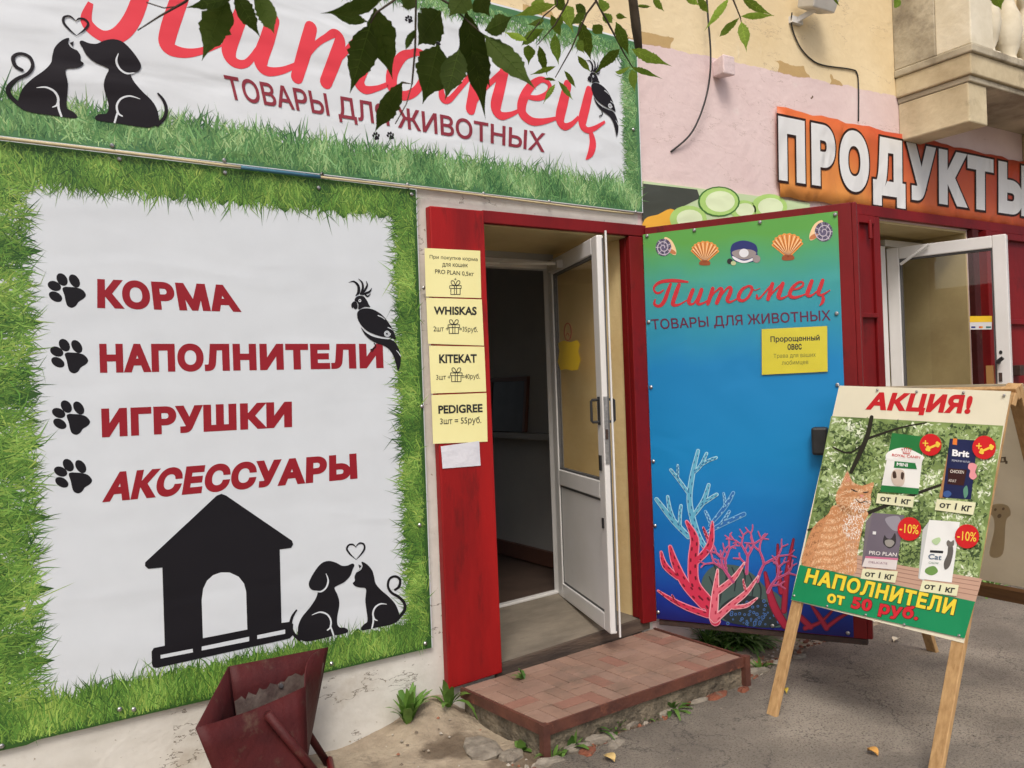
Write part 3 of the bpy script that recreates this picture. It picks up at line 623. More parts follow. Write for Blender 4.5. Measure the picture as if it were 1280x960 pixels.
# cat and dog silhouettes
DOG = [(635,258),(632,240),(615,236),(578,252),(530,254),(480,228),(415,213),(352,235),(292,308),(250,388),(248,430),(272,460),(318,474),(318,500),(300,545),(250,618),(190,690),(158,760),(150,825),(150,855),(175,888),(232,903),(335,885),(440,858),(470,850),(505,846),(577,826),(577,800),(550,784),(512,783),(490,752),(490,690),(505,610),(506,555),(490,500),(466,446),(492,424),(550,394),(600,342),(622,285)]
DOGT = [(140,635,14),(105,690,22),(90,760,26),(110,830,28),(165,885,30)]
DOGL = [[(393,322,4),(411,380,14),(394,440,14),(350,475,14),(298,471,8)], [(272,676,4),(340,652,12),(400,670,14),(433,720,14),(430,780,14),(404,806,10)], [(430,768,12),(446,815,14),(458,852,12)]]
CAT = [(622,405),(640,383),(638,345),(660,303),(692,278),(706,258),(698,220),(742,240),(787,292),(806,352),(818,405),(862,460),(932,520),(985,580),(1014,645),(1022,695),(1002,735),(940,761),(870,776),(800,790),(770,797),(702,808),(694,786),(718,756),(744,738),(748,700),(737,620),(730,550),(737,470),(726,446),(682,441),(645,430)]
CATE = [(670,243),(698,256),(680,280)]
CATL = [[(912,584,4),(860,581,12),(815,610,14),(795,660,14),(805,708,14),(832,724,6)], [(795,690,10),(797,735,14),(785,792,12)], [(700,262,4),(690,285,6),(660,305,5)]]
CATT = [(985,460,20),(1020,430,22),(1026,372,22),(985,345,20),(937,368,20),(924,430,20),(955,485,22),(1020,525,24),(1066,580,26),(1062,640,26),(1012,705,26)]
HEART = [[(650,200,3),(600,155,13),(572,110,16),(590,76,14),(625,73,13),(648,95,4)], [(650,201,3),(690,160,12),(722,110,16),(716,70,15),(682,60,13),(655,83,6),(648,95,3)]]
def pets(F, h, blk, wht, parent, line=None):
    mb = MB(); blob(mb, F, DOG, h, blk, n=4); stroke(mb, F, DOGT, h+.0002, blk); strokes(mb, F, DOGL, h+.0006, wht); mb.build('dog_silhouette', parent)
    mb = MB(); blob(mb, F, CAT, h, blk, n=4); blob(mb, F, CATE, h, blk, sharp=True); stroke(mb, F, CATT, h+.0002, blk, n=8); strokes(mb, F, CATL, h+.0006, wht); mb.build('cat_silhouette', parent)
    mb = MB(); strokes(mb, F, HEART, h, blk); mb.build('heart_outline', parent)
pets(WL.F(350, 670, 6.857), .0018, M_['lo_black'], M_['lo_white'], LB)
# cockatoo
CREST = [[(115,97,3),(165,88,14),(205,130,24),(205,190,26),(182,218,8)], [(205,62,3),(240,100,16),(246,150,20),(225,202,16)], [(278,85,4),(286,125,16),(256,180,20),(230,207,12)], [(327,150,4),(310,180,18),(276,196,20),(245,207,12)], [(318,200,4),(290,225,14),(268,208,14)]]
HEADP = [(170,265),(180,237),(212,220),(255,226),(285,265),(302,302),(313,324),(262,322),(206,346),(204,300),(190,276)]
BEAK = [(140,302),(150,281),(175,270),(194,290),(198,320),(190,340),(168,341),(160,325),(150,334),(141,320)]
BODY = [(193,400),(200,366),(235,341),(290,335),(350,350),(412,386),(456,430),(492,480),(522,530),(545,590),(548,624),(500,605),(430,598),(350,574),(280,540),(230,490),(202,440)]
TAIL = [(230,510),(272,556),(342,596),(430,616),(512,626),(555,665),(585,730),(596,790),(592,860),(571,912),(555,860),(530,780),(490,716),(440,681),(370,656),(310,622),(260,572)]
def cockatoo(F, h, blk, wht, parent):
    mb = MB(); strokes(mb, F, CREST, h, blk)
    for k, p in enumerate((HEADP, BEAK, BODY, TAIL)): blob(mb, F, p, h+.0001*k, blk, n=4)
    t = np.linspace(0, 2*math.pi*2.1, 34); stroke(mb, F, [(470+(30-10*a/6.3)*math.cos(a), 568+(30-10*a/6.3)*math.sin(a), 7) for a in t], h+.0008, wht, n=1)
    strokes(mb, F, [[(386,402,8),(420,416,8),(450,438,4)], [(478,512,8),(500,522,6),(522,536,3)], [(553,722,3),(575,745,7),(596,778,6)]], h+.0007, wht)
    blob(mb, F, ellipse(218,265,13,14), h+.0008, wht, sharp=True); blob(mb, F, ellipse(217,264,6,6), h+.0011, blk, sharp=True)
    strokes(mb, F, [[(350,656,9),(364,690,10),(318,718,9)], [(362,690,8),(345,712,8),(330,735,6)], [(318,718,7),(322,735,6),(320,732,5)]], h+.0003, blk); mb.build('cockatoo_silhouette', parent)
cockatoo(WL.F(420, 340, 7.382), .0018, M_['lo_black'], M_['lo_white'], LB)
for x, y in ((2,932),(149.5,493+393),(167,886),(414,829),(531,804),(524,656),(527,508),(529,360),(514,243),(398,235),(281,216),(149,199)): screw_at(WL, x, y, LB)
# ------------------------------------------------------------------ upper banner
WU = Plane((0,-.024,0), (1,0,0), (0,0,1), (0,-1,0))
UB = thing('shop_banner', 'wide white fabric signboard with big red script lettering above the doorway', 'banner', (1.4,-.024,2.45))
mb = MB(); ub = lambda x: 2.452-.010*x
mb.hexa([(-.4,-.024,ub(-.4)),(3.078,-.024,ub(3.078)),(3.078,-.003,ub(3.078)),(-.4,-.003,ub(-.4)),(-.4,-.024,3.40),(3.078,-.024,3.345),(3.078,-.003,3.345),(-.4,-.003,3.40)], M_['up_white']); mb.build('banner_sheet', UB)
mb = MB(); gm = M_['up_grass']; A0, A1 = -.35, 3.073; tp = lambda x: 3.392-.0155*(x+.4)
ragged(mb, WU, gm, 'B', A0, A1, lambda x: ub(x)+.003, .13, 'up'); ragged(mb, WU, gm, 'R', 2.445, 3.33, A1, .1, 'up', h=.00024)
ragged(mb, WU, gm, 'T', A0, A1, lambda x: tp(x)-.002, .075, 'up', h=.00028); ragged(mb, WU, gm, 'L', 2.47, 3.35, A0, .41, 'up', h=.00032)
blades(mb, WU, 6800, lambda: (lambda x: (x, U(ub(x)+.006, ub(x)+.125)))(U(-.05, A1-.02)), R(90), .5, (.035,.10), (.0028,.007), gm, 'up')
blades(mb, WU, 1600, lambda: (U(A1-.09, A1-.015), U(2.5, 3.28)), R(178), .75, (.025,.06), (.0028,.006), gm, 'up', h0=.0005, h1=.0015)
blades(mb, WU, 4000, lambda: (lambda x: (x, tp(x)-U(.02, .09)))(U(-.2, A1-.03)), R(-90), .6, (.025,.065), (.0028,.006), gm, 'up', h0=.0005, h1=.0015)
blades(mb, WU, 1800, lambda: (U(-.1, .045), U(2.5, 3.36)), R(0), .7, (.03,.075), (.003,.007), gm, 'up', h0=.0005, h1=.0015)
mb.build('grass_print', UB)
# script lettering, drawn once in the poster's own picture coordinates
def za(L_): return [[(810+x/10.667, 330+y/10.667, w/10.667) for x, y, w in p] for p in L_]
def zb_(L_): return [[(920+x/9.846, 330+y/9.846, w/9.846) for x, y, w in p] for p in L_]
WORD = za([
 [(210,345,18),(165,380,28),(115,386,30),(80,345,28),(95,290,34),(170,240,45),(290,222,46),(420,226,44),(540,240,22)],
 [(302,268,36),(265,370,48),(225,480,52),(180,545,48),(130,562,38),(86,530,36),(100,465,16)],
 [(415,275,46),(380,370,56),(340,490,56),(335,540,50),(380,549,36),(440,530,24),(520,482,16)],
 [(600,345,50),(570,420,54),(545,500,52),(565,535,38),(610,525,26),(655,462,20)],
 [(715,342,50),(690,420,54),(662,500,54),(680,535,38),(740,520,26),(805,480,18)],
 [(865,328,50),(840,410,54),(800,530,48)],
 [(825,470,16),(880,390,22),(930,345,26),(965,322,36),(985,345,46),(965,410,54),(918,520,50)],
 [(945,460,16),(1000,390,22),(1050,330,26),(1090,308,36),(1108,340,48),(1085,410,54),(1060,475,52),(1085,507,36),(1140,490,22),(1190,462,18)]]) + zb_([
 [(150,275,22),(90,302,36),(42,370,46),(36,430,46),(80,453,36),(140,420,32),(188,345,34),(195,292,38),(160,270,28),(120,282,20)],
 [(195,300,16),(235,322,12),(300,298,10)],
 [(258,372,16),(262,418,34),(292,420,24),(340,370,20),(400,300,22),(448,248,22)],
 [(450,242,44),(425,330,52),(395,433,46)],
 [(405,420,16),(470,335,20),(560,250,24)],
 [(578,238,44),(545,330,52),(525,398,52),(550,425,36),(600,410,22),(650,382,14)],
 [(690,315,18),(760,305,24),(820,268,26),(825,230,24),(780,222,26),(715,270,38),(670,340,46),(667,390,46),(715,412,36),(780,400,26),(862,368,14)],
 [(935,208,44),(905,290,52),(880,368,50),(905,395,34),(950,375,22),(995,335,16)],
 [(1068,202,44),(1040,280,50),(1015,355,48),(1040,382,30),(1090,365,22),(1160,320,12)],
 [(1062,378,22),(1076,430,40),(1060,480,34),(1028,516,6)]])
POST = Plane(PD.pt(0,0,.004), su, (0,0,1), sn)
src = [(822.2,383.9),(842.8,383),(863.4,381.4),(873.7,381.1),(885,379.7),(896.3,378.8),(910.3,378.3),(926.6,377.2),(947.4,374.7),(960.6,374.4),(974.8,373.7),(992.1,373.2),(1011.4,371.4),(1023.6,370.6),(1024.6,382.3),(1029.2,350.3),(891.6,361),(980.5,354)]
dst = [(122.5,49.3),(217.5,66.7),(289.7,82.7),(331,90.8),(370,97.3),(407.5,105),(454,114.8),(501,123),(559,133.6),(598,139),(623.7,146),(666,154.7),(705,161.7),(730.6,166),(725,196.7),(736,114),(393,35),(629,88.6)]
def affine(pa, A, pb, B_):
    a = np.array([(*pa.pix(*p), 1) for p in A]); b = np.array([pb.pix(*p) for p in B_]); X = np.linalg.lstsq(a, b, rcond=None)[0]
    return lambda u, v: tuple(np.array([u, v, 1])@X)
aw = affine(POST, src, WU, dst)
FW = lambda x, y, h=0.0: WU.pt(*aw(*POST.pix(x, y)), h)
mb = MB(); strokes(mb, FW, WORD, .0006, M_['up_red'], n=8); mb.build('script_lettering', UB)
F5 = WU.F(220, 0, 4.267)
mb = MB(); text(mb, WU.F(), 'ТОВАРЫ ДЛЯ ЖИВОТНЫХ', [(279.5,95.5),(682,168.5),(680.5,190.5),(286.5,123.5)], .0026, M_['up_dark'], offset=.018); mb.build('lettering', UB)
lowp = WL
s4 = lambda p: (350+p[0]/6.857, 670+p[1]/6.857)
s3 = lambda p: (p[0]/5.818, 10+p[1]/5.818)
ap = affine(WL, [s4(p) for p in ((635,245),(140,635),(1078,580),(230,905),(650,200),(622,405),(805,787),(698,218),(578,830),(250,420),(925,400))], WU, [s3(p) for p in ((585,240),(1140,622),(38,560),(1095,880),(555,193),(605,405),(425,785),(500,217),(682,812),(1018,430),(245,430))])
FPT = lambda x, y, h=0.0: WU.pt(*ap(*WL.pix(350+x/6.857, 670+y/6.857)), h)
pets(FPT, .0034, M_['up_black'], M_['up_white'], UB)
ac = affine(WL, [(420+x/7.382, 340+y/7.382) for x, y in ((140,300),(571,910),(193,400),(490,480),(205,62),(430,600))], WU, [(733.4,98.4),(772.8,168.7),(739,108.3),(763,123.7),(742,73),(755,138)])
FC = lambda x, y, h=0.0: WU.pt(*ac(*WL.pix(420+x/7.382, 340+y/7.382)), h)
cockatoo(FC, .0034, M_['up_black'], M_['up_white'], UB)
for x, y, r_ in ((511,24,.2),(528,31,.4),(546,53,.3),(470,170,.6),(488,169.5,.5)):
    mb = MB(); paw(mb, WU.F(), .0008, M_['up_black'], x, y, 1/62, r_); mb.build('paw_print', UB)
for x, y in ((140,182),(280,200.5),(402,218),(402,218),(509,231),(604,242),(686,252),(794,265),(791,162)): screw_at(WU, x, y, UB)
# conduit along the joint
mb = MB(); cz = lambda x: 2.442-.0115*x
pts = [(x,-.036,cz(x)+.002*math.sin(4*x)) for x in np.linspace(-.4,.95,14)]; mb.tube(pts, .0058, M_['conduit'])
pts2 = [(x,-.036,cz(x)+.002*math.sin(4*x)) for x in np.linspace(.95,1.28,5)]; mb.tube(pts2, .0075, M_['teal'])
pts3 = [(x,-.034,cz(x)+.002*math.sin(4*x)) for x in np.linspace(1.28,3.0,12)]; mb.tube(pts3, .005, M_['conduit'])
tag(mb.build('cable_conduit', smooth=True), 'thin beige cable conduit with a blue taped length running between the two grass banners', 'conduit')
# ------------------------------------------------------------------ vegetable banner and grocery banner
WV = Plane((0,-.012,0), (1,0,0), (0,0,1), (0,-1,0))
VB = thing('vegetable_banner', 'faded vegetable photo banner half hidden behind the swung red steel door', 'banner', (3.8,-.012,2.2))
veg = dict(wr=.3, ws=3, stretch=(1,1,2))
mb = MB(); mb.box((3.10,-.012,2.0),(4.46,-.002,2.597), vinyl('pale_green_print', srgb(196,216,168), **veg)); mb.build('banner_sheet', VB)
F3 = WV.F(800, 0, 2.667)
mb = MB(); blob(mb, F3, [(10,612),(190,632),(200,660),(110,705),(60,730),(8,745)], .001, vinyl('black_veg_print', (.06,.065,.05), **veg), sharp=True); mb.build('dark_print', VB)
mb = MB(); blob(mb, F3, [(8,745),(60,715),(110,698),(130,760),(90,900),(0,900)], .0015, vinyl('orange_pepper_print', srgb(236,176,60), **veg)); mb.build('pepper_print', VB)
mb = MB(); vg = vinyl('cucumber_print', srgb(176,214,120), **veg); vg2 = vinyl('cucumber_core_print', srgb(226,240,196), **veg); vr = vinyl('cucumber_skin_print', srgb(70,120,50), **veg)
for cx, cy, r_, k in ((160,730,62,0), (262,672,70,1), (345,700,45,0), (430,690,60,0)):
    blob(mb, F3, ellipse(cx,cy,r_,r_*.72), .002+.0008*k, vr if k else vg, sharp=True); blob(mb, F3, ellipse(cx,cy,r_*.92,r_*.66), .0024+.0008*k, vg, sharp=True); blob(mb, F3, ellipse(cx+4,cy,r_*.7,r_*.5), .0027+.0008*k, vg2, sharp=True)
mb.build('cucumber_print', VB)
PB = thing('grocery_banner', 'crumpled orange banner reading ПРОДУКТЫ in white block letters', 'banner', (5.7,-.02,2.6))
CR = dict(wr=.5, ws=4.5, stretch=(1.3,1,.8), rot=(0,R(20),0))
def orange_mat():
    m = vinyl('orange_red_print', (1,1,1), **CR); nt = m.node_tree; N = nt.nodes; L = nt.links; P_ = N['Principled BSDF']
    g = N.new('ShaderNodeNewGeometry'); n1 = N.new('ShaderNodeTexNoise'); n1.inputs['Scale'].default_value = 1.1; n1.inputs['Detail'].default_value = 2; L.new(g.outputs['Position'], n1.inputs[0])
    sx = N.new('ShaderNodeSeparateXYZ'); L.new(g.outputs['Position'], sx.inputs[0])
    def mth(op, a, b):
        q = N.new('ShaderNodeMath'); q.operation = op
        for i, v in enumerate((a, b)):
            if isinstance(v, float): q.inputs[i].default_value = v
            else: L.new(v, q.inputs[i])
        return q.outputs[0]
    t = mth('ADD', mth('MULTIPLY', mth('SUBTRACT', sx.outputs[0], 4.3), .3), mth('ADD', mth('MULTIPLY', mth('SUBTRACT', sx.outputs[2], 2.6), .8), mth('MULTIPLY', mth('SUBTRACT', n1.outputs[0], .5), 1.1)))
    rp = N.new('ShaderNodeValToRGB'); L.new(t, rp.inputs[0]); e = rp.color_ramp.elements
    e[0].position = .1; e[0].color = (*srgb(220,146,72), 1); e[1].position = 1.0; e[1].color = (*srgb(186,74,48), 1); k = e.new(.45); k.color = (*srgb(204,104,54), 1)
    L.new(rp.outputs[0], P_.inputs['Base Color']); return m
mo = orange_mat()
mb = MB(); n = 40; V = []; Fs = []
for i in range(n+1):
    x = 4.178+(7.45-4.178)*i/n; zt = 3.155+.006*math.sin(i*1.3)+.004*math.sin(i*2.9)-.006*(x-4.2); zb = 2.607+.006*math.sin(i*1.7)
    for j in range(7):
        V.append((x, -.022-.0018*(1+math.sin(i*1.1+j*.9)*math.sin(j*.5+i*.3)), zb+(zt-zb)*j/6))
for i in range(n):
    for j in range(6): Fs.append((i*7+j, (i+1)*7+j, (i+1)*7+j+1, i*7+j+1))
mb.mesh(V, Fs, mo); sh = mb.build('banner_sheet', PB, smooth=True); sh.modifiers.new('thick', 'SOLIDIFY').thickness = .003
WP = Plane((0,-.0275,0), (1,0,0), (0,0,1), (0,-1,0)); FPx = WP.F(800, 0, 2.667)
q = [(460,397),(1300,566),(1300,724),(463,600)]
mb = MB(); text(mb, FPx, 'ПРОДУКТЫ', q, .0, vinyl('black_outline_print', (.03,.012,.008), **CR), offset=.105, grow=.035, spacing=1.28); mb.build('lettering_outline', PB)
mb = MB(); text(mb, FPx, 'ПРОДУКТЫ', q, .0012, vinyl('white_block_print', (.72,.73,.72), **CR), offset=.07, spacing=1.28); mb.build('lettering', PB)
# ------------------------------------------------------------------ sea poster on the steel door
SP = thing('sea_poster', 'blue and green underwater poster with shells and corals on the swung steel door', 'poster', POST.pt(.5,.3,0))
PC = [POST.pix(*p) for p in ((803.5,292),(1049.5,265),(1064.5,797.5),(820.5,772.5))]
pu0, pu1 = PC[0][0], (PC[1][0]+PC[2][0])/2; pv0, pv1 = (PC[2][1]+PC[3][1])/2, (PC[0][1]+PC[1][1])/2
def sea_mat():
    m = vinyl('sea_gradient_print', (1,1,1), wr=.2, ws=2.5, stretch=(1,1,1.5)); nt = m.node_tree; N = nt.nodes; L = nt.links; P_ = N['Principled BSDF']
    g = N.new('ShaderNodeTexCoord'); sx = N.new('ShaderNodeSeparateXYZ'); L.new(g.outputs['Generated'], sx.inputs[0])
    nz = N.new('ShaderNodeTexNoise'); nz.inputs['Scale'].default_value = 3.5; nz.inputs['Detail'].default_value = 5; L.new(g.outputs['Generated'], nz.inputs[0])
    a = N.new('ShaderNodeMath'); a.operation = 'MULTIPLY_ADD'; a.inputs[1].default_value = .06; L.new(nz.outputs[0], a.inputs[0]); L.new(sx.outputs[2], a.inputs[2])
    rp = N.new('ShaderNodeValToRGB'); L.new(a.outputs[0], rp.inputs[0]); e = rp.color_ramp.elements
    e[0].position = .03; e[0].color = (*srgb(22,22,96), 1); e[1].position = 1.0; e[1].color = (*srgb(92,160,74), 1)
    for p, c in ((.09,(18,52,146)), (.2,(12,100,178)), (.45,(16,130,190)), (.68,(26,128,186)), (.79,(48,144,168)), (.88,(64,154,150)), (.95,(80,160,110))): k = e.new(p); k.color = (*srgb(*c), 1)
    L.new(rp.outputs[0], P_.inputs['Base Color']); return m
mb = MB(); mb.obox(POST.pt(pu0,pv0,-.005), su*(pu1-pu0), sn*.005, up*(pv1-pv0), sea_mat()); mb.build('poster_sheet', SP)
FZ4 = POST.F(800, 260, 3.693); FZ5 = POST.F(800, 500, 3.0)
mb = MB(); strokes(mb, POST.F(), WORD, .0012, flat('poster_script_red', srgb(196,40,50)), n=8); mb.build('script_lettering', SP)
mb = MB(); text(mb, FZ4, 'ТОВАРЫ ДЛЯ ЖИВОТНЫХ', [(50,517),(879,474),(881,518),(55,561)], .0012, flat('poster_maroon', srgb(96,26,60)), offset=.012); mb.build('lettering', SP)
# shells
so_, sdk, scr = flat('shell_orange', srgb(230,150,70)), flat('shell_brown', srgb(150,76,36)), flat('shell_cream', srgb(240,206,160))
def scallop(cx, cy, r_, tilt):
    mb = MB(); c, s = math.cos(tilt), math.sin(tilt); G = lambda x, y, h: FZ4(cx+x*c-y*s, cy+x*s+y*c, h)
    P_ = [(0, r_*.85)]+[(r_*(1.0+.05*math.cos(9*t*2))*math.cos(t), -r_*.1-r_*.72*math.sin(t)*(1+.05*math.cos(18*t))) for t in np.linspace(-.15, math.pi+.15, 37)]
    blob(mb, G, P_, .0012, so_, sharp=True); blob(mb, G, [(-r_*.3,r_*.62),(r_*.3,r_*.62),(r_*.36,r_*.92),(-r_*.36,r_*.92)], .0014, sdk)
    for t in np.linspace(.05, math.pi-.05, 9): stroke(mb, G, [(0,r_*.72,1.5), (r_*.93*math.cos(t), -r_*.1-r_*.66*math.sin(t), 3.5)], .0018, sdk, cap=False)
    for t in np.linspace(.2, math.pi-.2, 8): stroke(mb, G, [(0,r_*.7,1), (r_*.9*math.cos(t), -r_*.1-r_*.62*math.sin(t), 5)], .0016, scr, cap=False)
    mb.build('scallop_print', SP)
scallop(300,205,63,.02); scallop(681,175,70,-.05)
def nautilus(cx, cy, r_, mir):
    mb = MB(); G = lambda x, y, h: FZ4(cx+x*mir, cy+y, h); pu = flat('shell_violet', srgb(96,88,116)); pl_ = flat('shell_pale', srgb(196,188,200))
    blob(mb, G, [(-r_*.1,-r_),(r_*.6,-r_*.7),(r_*1.05,r_*.2),(r_*1.0,r_*.75),(r_*.55,r_*.6),(0,r_*.1)], .0012, scr); blob(mb, G, ellipse(r_*.68,r_*.42,r_*.42,r_*.2,.5), .0016, flat('shell_mouth', srgb(190,120,72)), sharp=True)
    blob(mb, G, ellipse(-r_*.2,0,r_*.8,r_*.88), .0014, pu, sharp=True)
    t = np.linspace(0, 13, 60); stroke(mb, G, [(-r_*.2+r_*(.75-.05*a)*math.cos(a), r_*(.82-.055*a)*math.sin(a), 4) for a in t], .002, pl_, n=1, cap=False)
    for k in range(14):
        a = k*.45; stroke(mb, G, [(-r_*.2+r_*.3*math.cos(a), r_*.32*math.sin(a), 1.5), (-r_*.2+r_*.78*math.cos(a), r_*.85*math.sin(a), 4)], .0018, pl_ if k % 2 else M_['ink'], cap=False)
    mb.build('sea_snail_print', SP)
nautilus(118,182,46,1); nautilus(838,110,52,-1)
mb = MB(); nv = flat('clam_navy', srgb(34,44,110)); wh = flat('clam_white', srgb(226,226,232)); gy = flat('clam_grey', srgb(150,140,140))
blob(mb, FZ4, [(418,200),(425,170),(450,155),(480,150),(515,158),(538,175),(542,205),(520,192),(480,188),(440,192)], .0012, nv); blob(mb, FZ4, [(418,205),(440,190),(480,185),(520,190),(542,208),(538,240),(510,250),(470,252),(435,242)], .0014, nv)
blob(mb, FZ4, [(424,206),(445,194),(480,190),(518,194),(537,208),(520,228),(480,238),(440,226)], .0016, gy); blob(mb, FZ4, [(428,222),(480,244),(532,226),(526,240),(480,254),(438,240)], .0018, wh); blob(mb, FZ4, ellipse(480,208,22,20), .002, wh, sharp=True)
blob(mb, FZ4, ellipse(538,235,18,18), .002, gy, sharp=True); blob(mb, FZ4, ellipse(415,246,13,13), .002, M_['ink'], sharp=True); blob(mb, FZ4, ellipse(432,255,12,10), .0022, flat('pearl_green', srgb(190,200,150)), sharp=True)
mb.build('pearl_clam_print', SP)
# corals
def coral(name, LS, h, edge, fill, spots=None, gap=5):
    mb = MB()
    for i, p in enumerate(LS): stroke(mb, FZ5, p, h+i*.00006, edge, n=5)
    for i, p in enumerate(LS): stroke(mb, FZ5, [(x, y, max(w-gap, 2)) for x, y, w in p], h+.0012+i*.00006, fill, n=5)
    if spots:
        for p in LS:
            Q = spline(p, n=4) if len(p) > 2 else np.array([np.array(p[0])*(1-t)+np.array(p[-1])*t for t in np.linspace(0, 1, 7)])
            for k in range(1, len(Q)-1):
                d = Q[k+1][:2]-Q[k-1][:2]; d /= np.hypot(*d)+1e-9; o = np.array([-d[1], d[0]])*Q[k][2]*.22*(1 if k % 2 else -1); c = Q[k][:2]+o
                stroke(mb, FZ5, [(*(c-d*4), max(3, Q[k][2]*.16)), (*(c+d*4), max(3, Q[k][2]*.16))], h+.0026, spots)
    mb.build(name, SP)
lb = [[(250,560,20),(225,520,22),(205,470,24),(186,380,22),(195,290,20),(218,190,14)], [(182,512,20),(125,452,22),(62,372,16)], [(127,450,16),(112,410,16),(104,362,12)], [(150,480,12),(150,435,14),(154,396,12)], [(186,355,14),(150,305,14),(116,262,12)], [(142,296,8),(142,270,10),(142,244,8)], [(200,275,12),(228,245,14),(250,200,12)], [(225,248,10),(255,228,12),(286,216,12)], [(203,430,16),(240,375,20),(258,318,14)], [(222,400,12),(255,375,16),(288,354,14)]]
bl = [[(245,500,14),(310,465,18),(390,428,18)], [(300,468,12),(322,440,14),(335,418,12)], [(262,470,12),(318,402,18),(350,348,14)], [(320,400,12),(318,375,12),(314,350,10)], [(268,470,12),(256,440,14),(246,418,12)]]
coral('pale_blue_coral_print', lb, .001, flat('coral_ice', srgb(176,222,232)), flat('coral_aqua', srgb(96,176,206)), flat('coral_bluespot', srgb(24,90,150)))
coral('blue_coral_print', bl, .0012, flat('coral_ice2', srgb(130,190,226)), flat('coral_blue', srgb(40,110,180)), flat('coral_ice3', srgb(150,206,230)))
random.seed(3); thin = []
def grow(x, y, a, l, w, d):
    x2, y2 = x+l*math.cos(a), y-l*math.sin(a); thin.append([(x,y,w),((x+x2)/2+random.uniform(-3,3),(y+y2)/2,w*.9),(x2,y2,w*.75)])
    if d > 0:
        for s in (-1, 1): grow(x2, y2, a+s*random.uniform(.35,.75), l*random.uniform(.6,.85), w*.78, d-1)
        if random.random() < .5: grow((x+x2)/2, (y+y2)/2, a+random.choice((-1,1))*.9, l*.5, w*.7, d-2)
for x, y, a, l in ((330,660,1.75,62), (400,650,1.5,66), (440,680,1.2,70), (480,720,1.0,60), (350,680,2.2,60)): grow(x, y, a, l, 13, 3)
coral('thin_pink_coral_print', thin, .0009, flat('coral_mauve', srgb(206,110,150)), flat('coral_rose', srgb(186,72,120)), None, gap=4)
mb = MB(); rk = flat('reef_green', srgb(70,92,88)); rk2 = flat('reef_dark', srgb(34,44,48)); sp_ = flat('reef_spot', srgb(70,110,170))
blob(mb, FZ5, [(230,700),(245,650),(290,618),(370,622),(430,658),(470,700),(520,730),(552,785),(540,845),(480,852),(380,842),(300,820),(250,765)], .0020, rk); blob(mb, FZ5, [(300,780),(360,735),(440,740),(500,775),(545,830),(480,853),(380,843),(320,825)], .0023, rk2)
for x, y in ((275,640),(310,640),(345,655),(380,650),(410,680),(260,690),(440,700),(290,700)): stroke(mb, FZ5, [(x,y-28,4),(x+14,y+10,6),(x+10,y+60,4)], .0025, rk2)
for k in range(70):
    x, y = random.uniform(320,535), random.uniform(750,846)
    if y > 740+(abs(x-430)/110)**2*50: r_ = random.uniform(3,7); blob(mb, FZ5, ellipse(x,y,r_,r_,0,10), .0027, sp_, sharp=True); blob(mb, FZ5, ellipse(x,y,r_*.5,r_*.5,0,8), .0029, rk2, sharp=True)
mb.build('reef_rock_print', SP)
dr = [[(545,845,30),(500,765,32),(470,648,14)], [(540,790,24),(552,650,22),(576,522,10)], [(530,720,22),(520,640,20),(517,542,10)], [(700,855,22),(665,800,18),(640,765,8)], [(640,850,24),(590,800,22),(575,760,10)], [(700,852,18),(750,815,16),(782,800,8)], [(620,855,20),(680,830,14),(730,780,8)]]
coral('dark_red_coral_print', dr, .0030, flat('coral_wine', srgb(120,20,50)), flat('coral_crimson', srgb(170,30,60)), None, gap=8)
pr = [[(284,828,40),(262,770,48),(206,690,42),(200,600,40),(205,520,34),(176,456,14)], [(212,605,26),(262,545,28),(272,458,12)], [(255,520,12),(245,495,12),(238,478,8)], [(240,765,40),(172,690,36),(132,610,30),(114,550,16)], [(142,665,20),(95,620,24),(80,570,12)], [(255,805,26),(180,778,24),(120,748,18),(68,714,8)], [(140,765,10),(128,745,10),(121,730,6)]]
coral('red_coral_print', pr, .0036, flat('coral_pinkedge', srgb(238,140,160)), flat('coral_red', srgb(206,46,78)), flat('coral_redspot', srgb(110,14,40)), gap=7)
pk = [[(276,812,34),(284,720,28),(292,636,10)], [(285,722,26),(350,670,22),(392,610,8)], [(282,822,30),(340,770,26),(402,718,20),(444,660,8)], [(400,720,12),(392,695,10),(388,672,6)], [(350,776,18),(400,770,16),(440,742,8)]]
coral('pink_coral_print', pk, .0052, flat('coral_blush', srgb(246,190,196)), flat('coral_salmon', srgb(226,106,124)), flat('coral_salmonspot', srgb(180,40,70)), gap=6)
for x, y in ((809,295),(868,288),(950,278),(1044,268.5),(811,402.5),(1046,392),(814,484),(1047,481),(817,576.5),(819,657),(823,765),(966,782),(1060,791)): screw_at(POST, x, y, SP, r=.010)
# yellow notice in a plastic sleeve
m_sleeve = glass('plastic_sleeve', (.95,.96,.95), .12)
NT = thing('paper_notice', 'yellow typed notice in a clear plastic sleeve stuck on the sea poster', 'notice', POST.at(993,470,.006))
mb = MB(); q = [FZ4(x, y, .0065) for x, y in ((563,560),(865,545),(867,755),(564,770))]; q2 = [p+sn*.0008 for p in q]; mb.hexa(q+q2, flat('yellow_notice_paper', srgb(228,214,58))); mb.build('paper_sheet', NT)
mb = MB(); q = [FZ4(x, y, .0088) for x, y in ((559,552),(868,541),(871,768),(560,776))]; mb.face(q, m_sleeve); mb.build('plastic_sleeve', NT)
mb = MB()
for b_, q, o in (('Пророщенный', [(603,592),(830,585),(831,618),(604,626)], .025), ('овес', [(682,628),(748,626),(748,654),(682,656)], .025)): text(mb, FZ4, b_, q, .0078, M_['ink'], offset=o, mode='bbox')
for b_, q in (('Трава для ваших', [(618,674),(812,666),(812,692),(618,698)]), ('любимцев', [(656,704),(778,700),(778,724),(656,729)])): text(mb, FZ4, b_, q, .0078, flat('faded_ink', srgb(120,120,50)), mode='bbox')
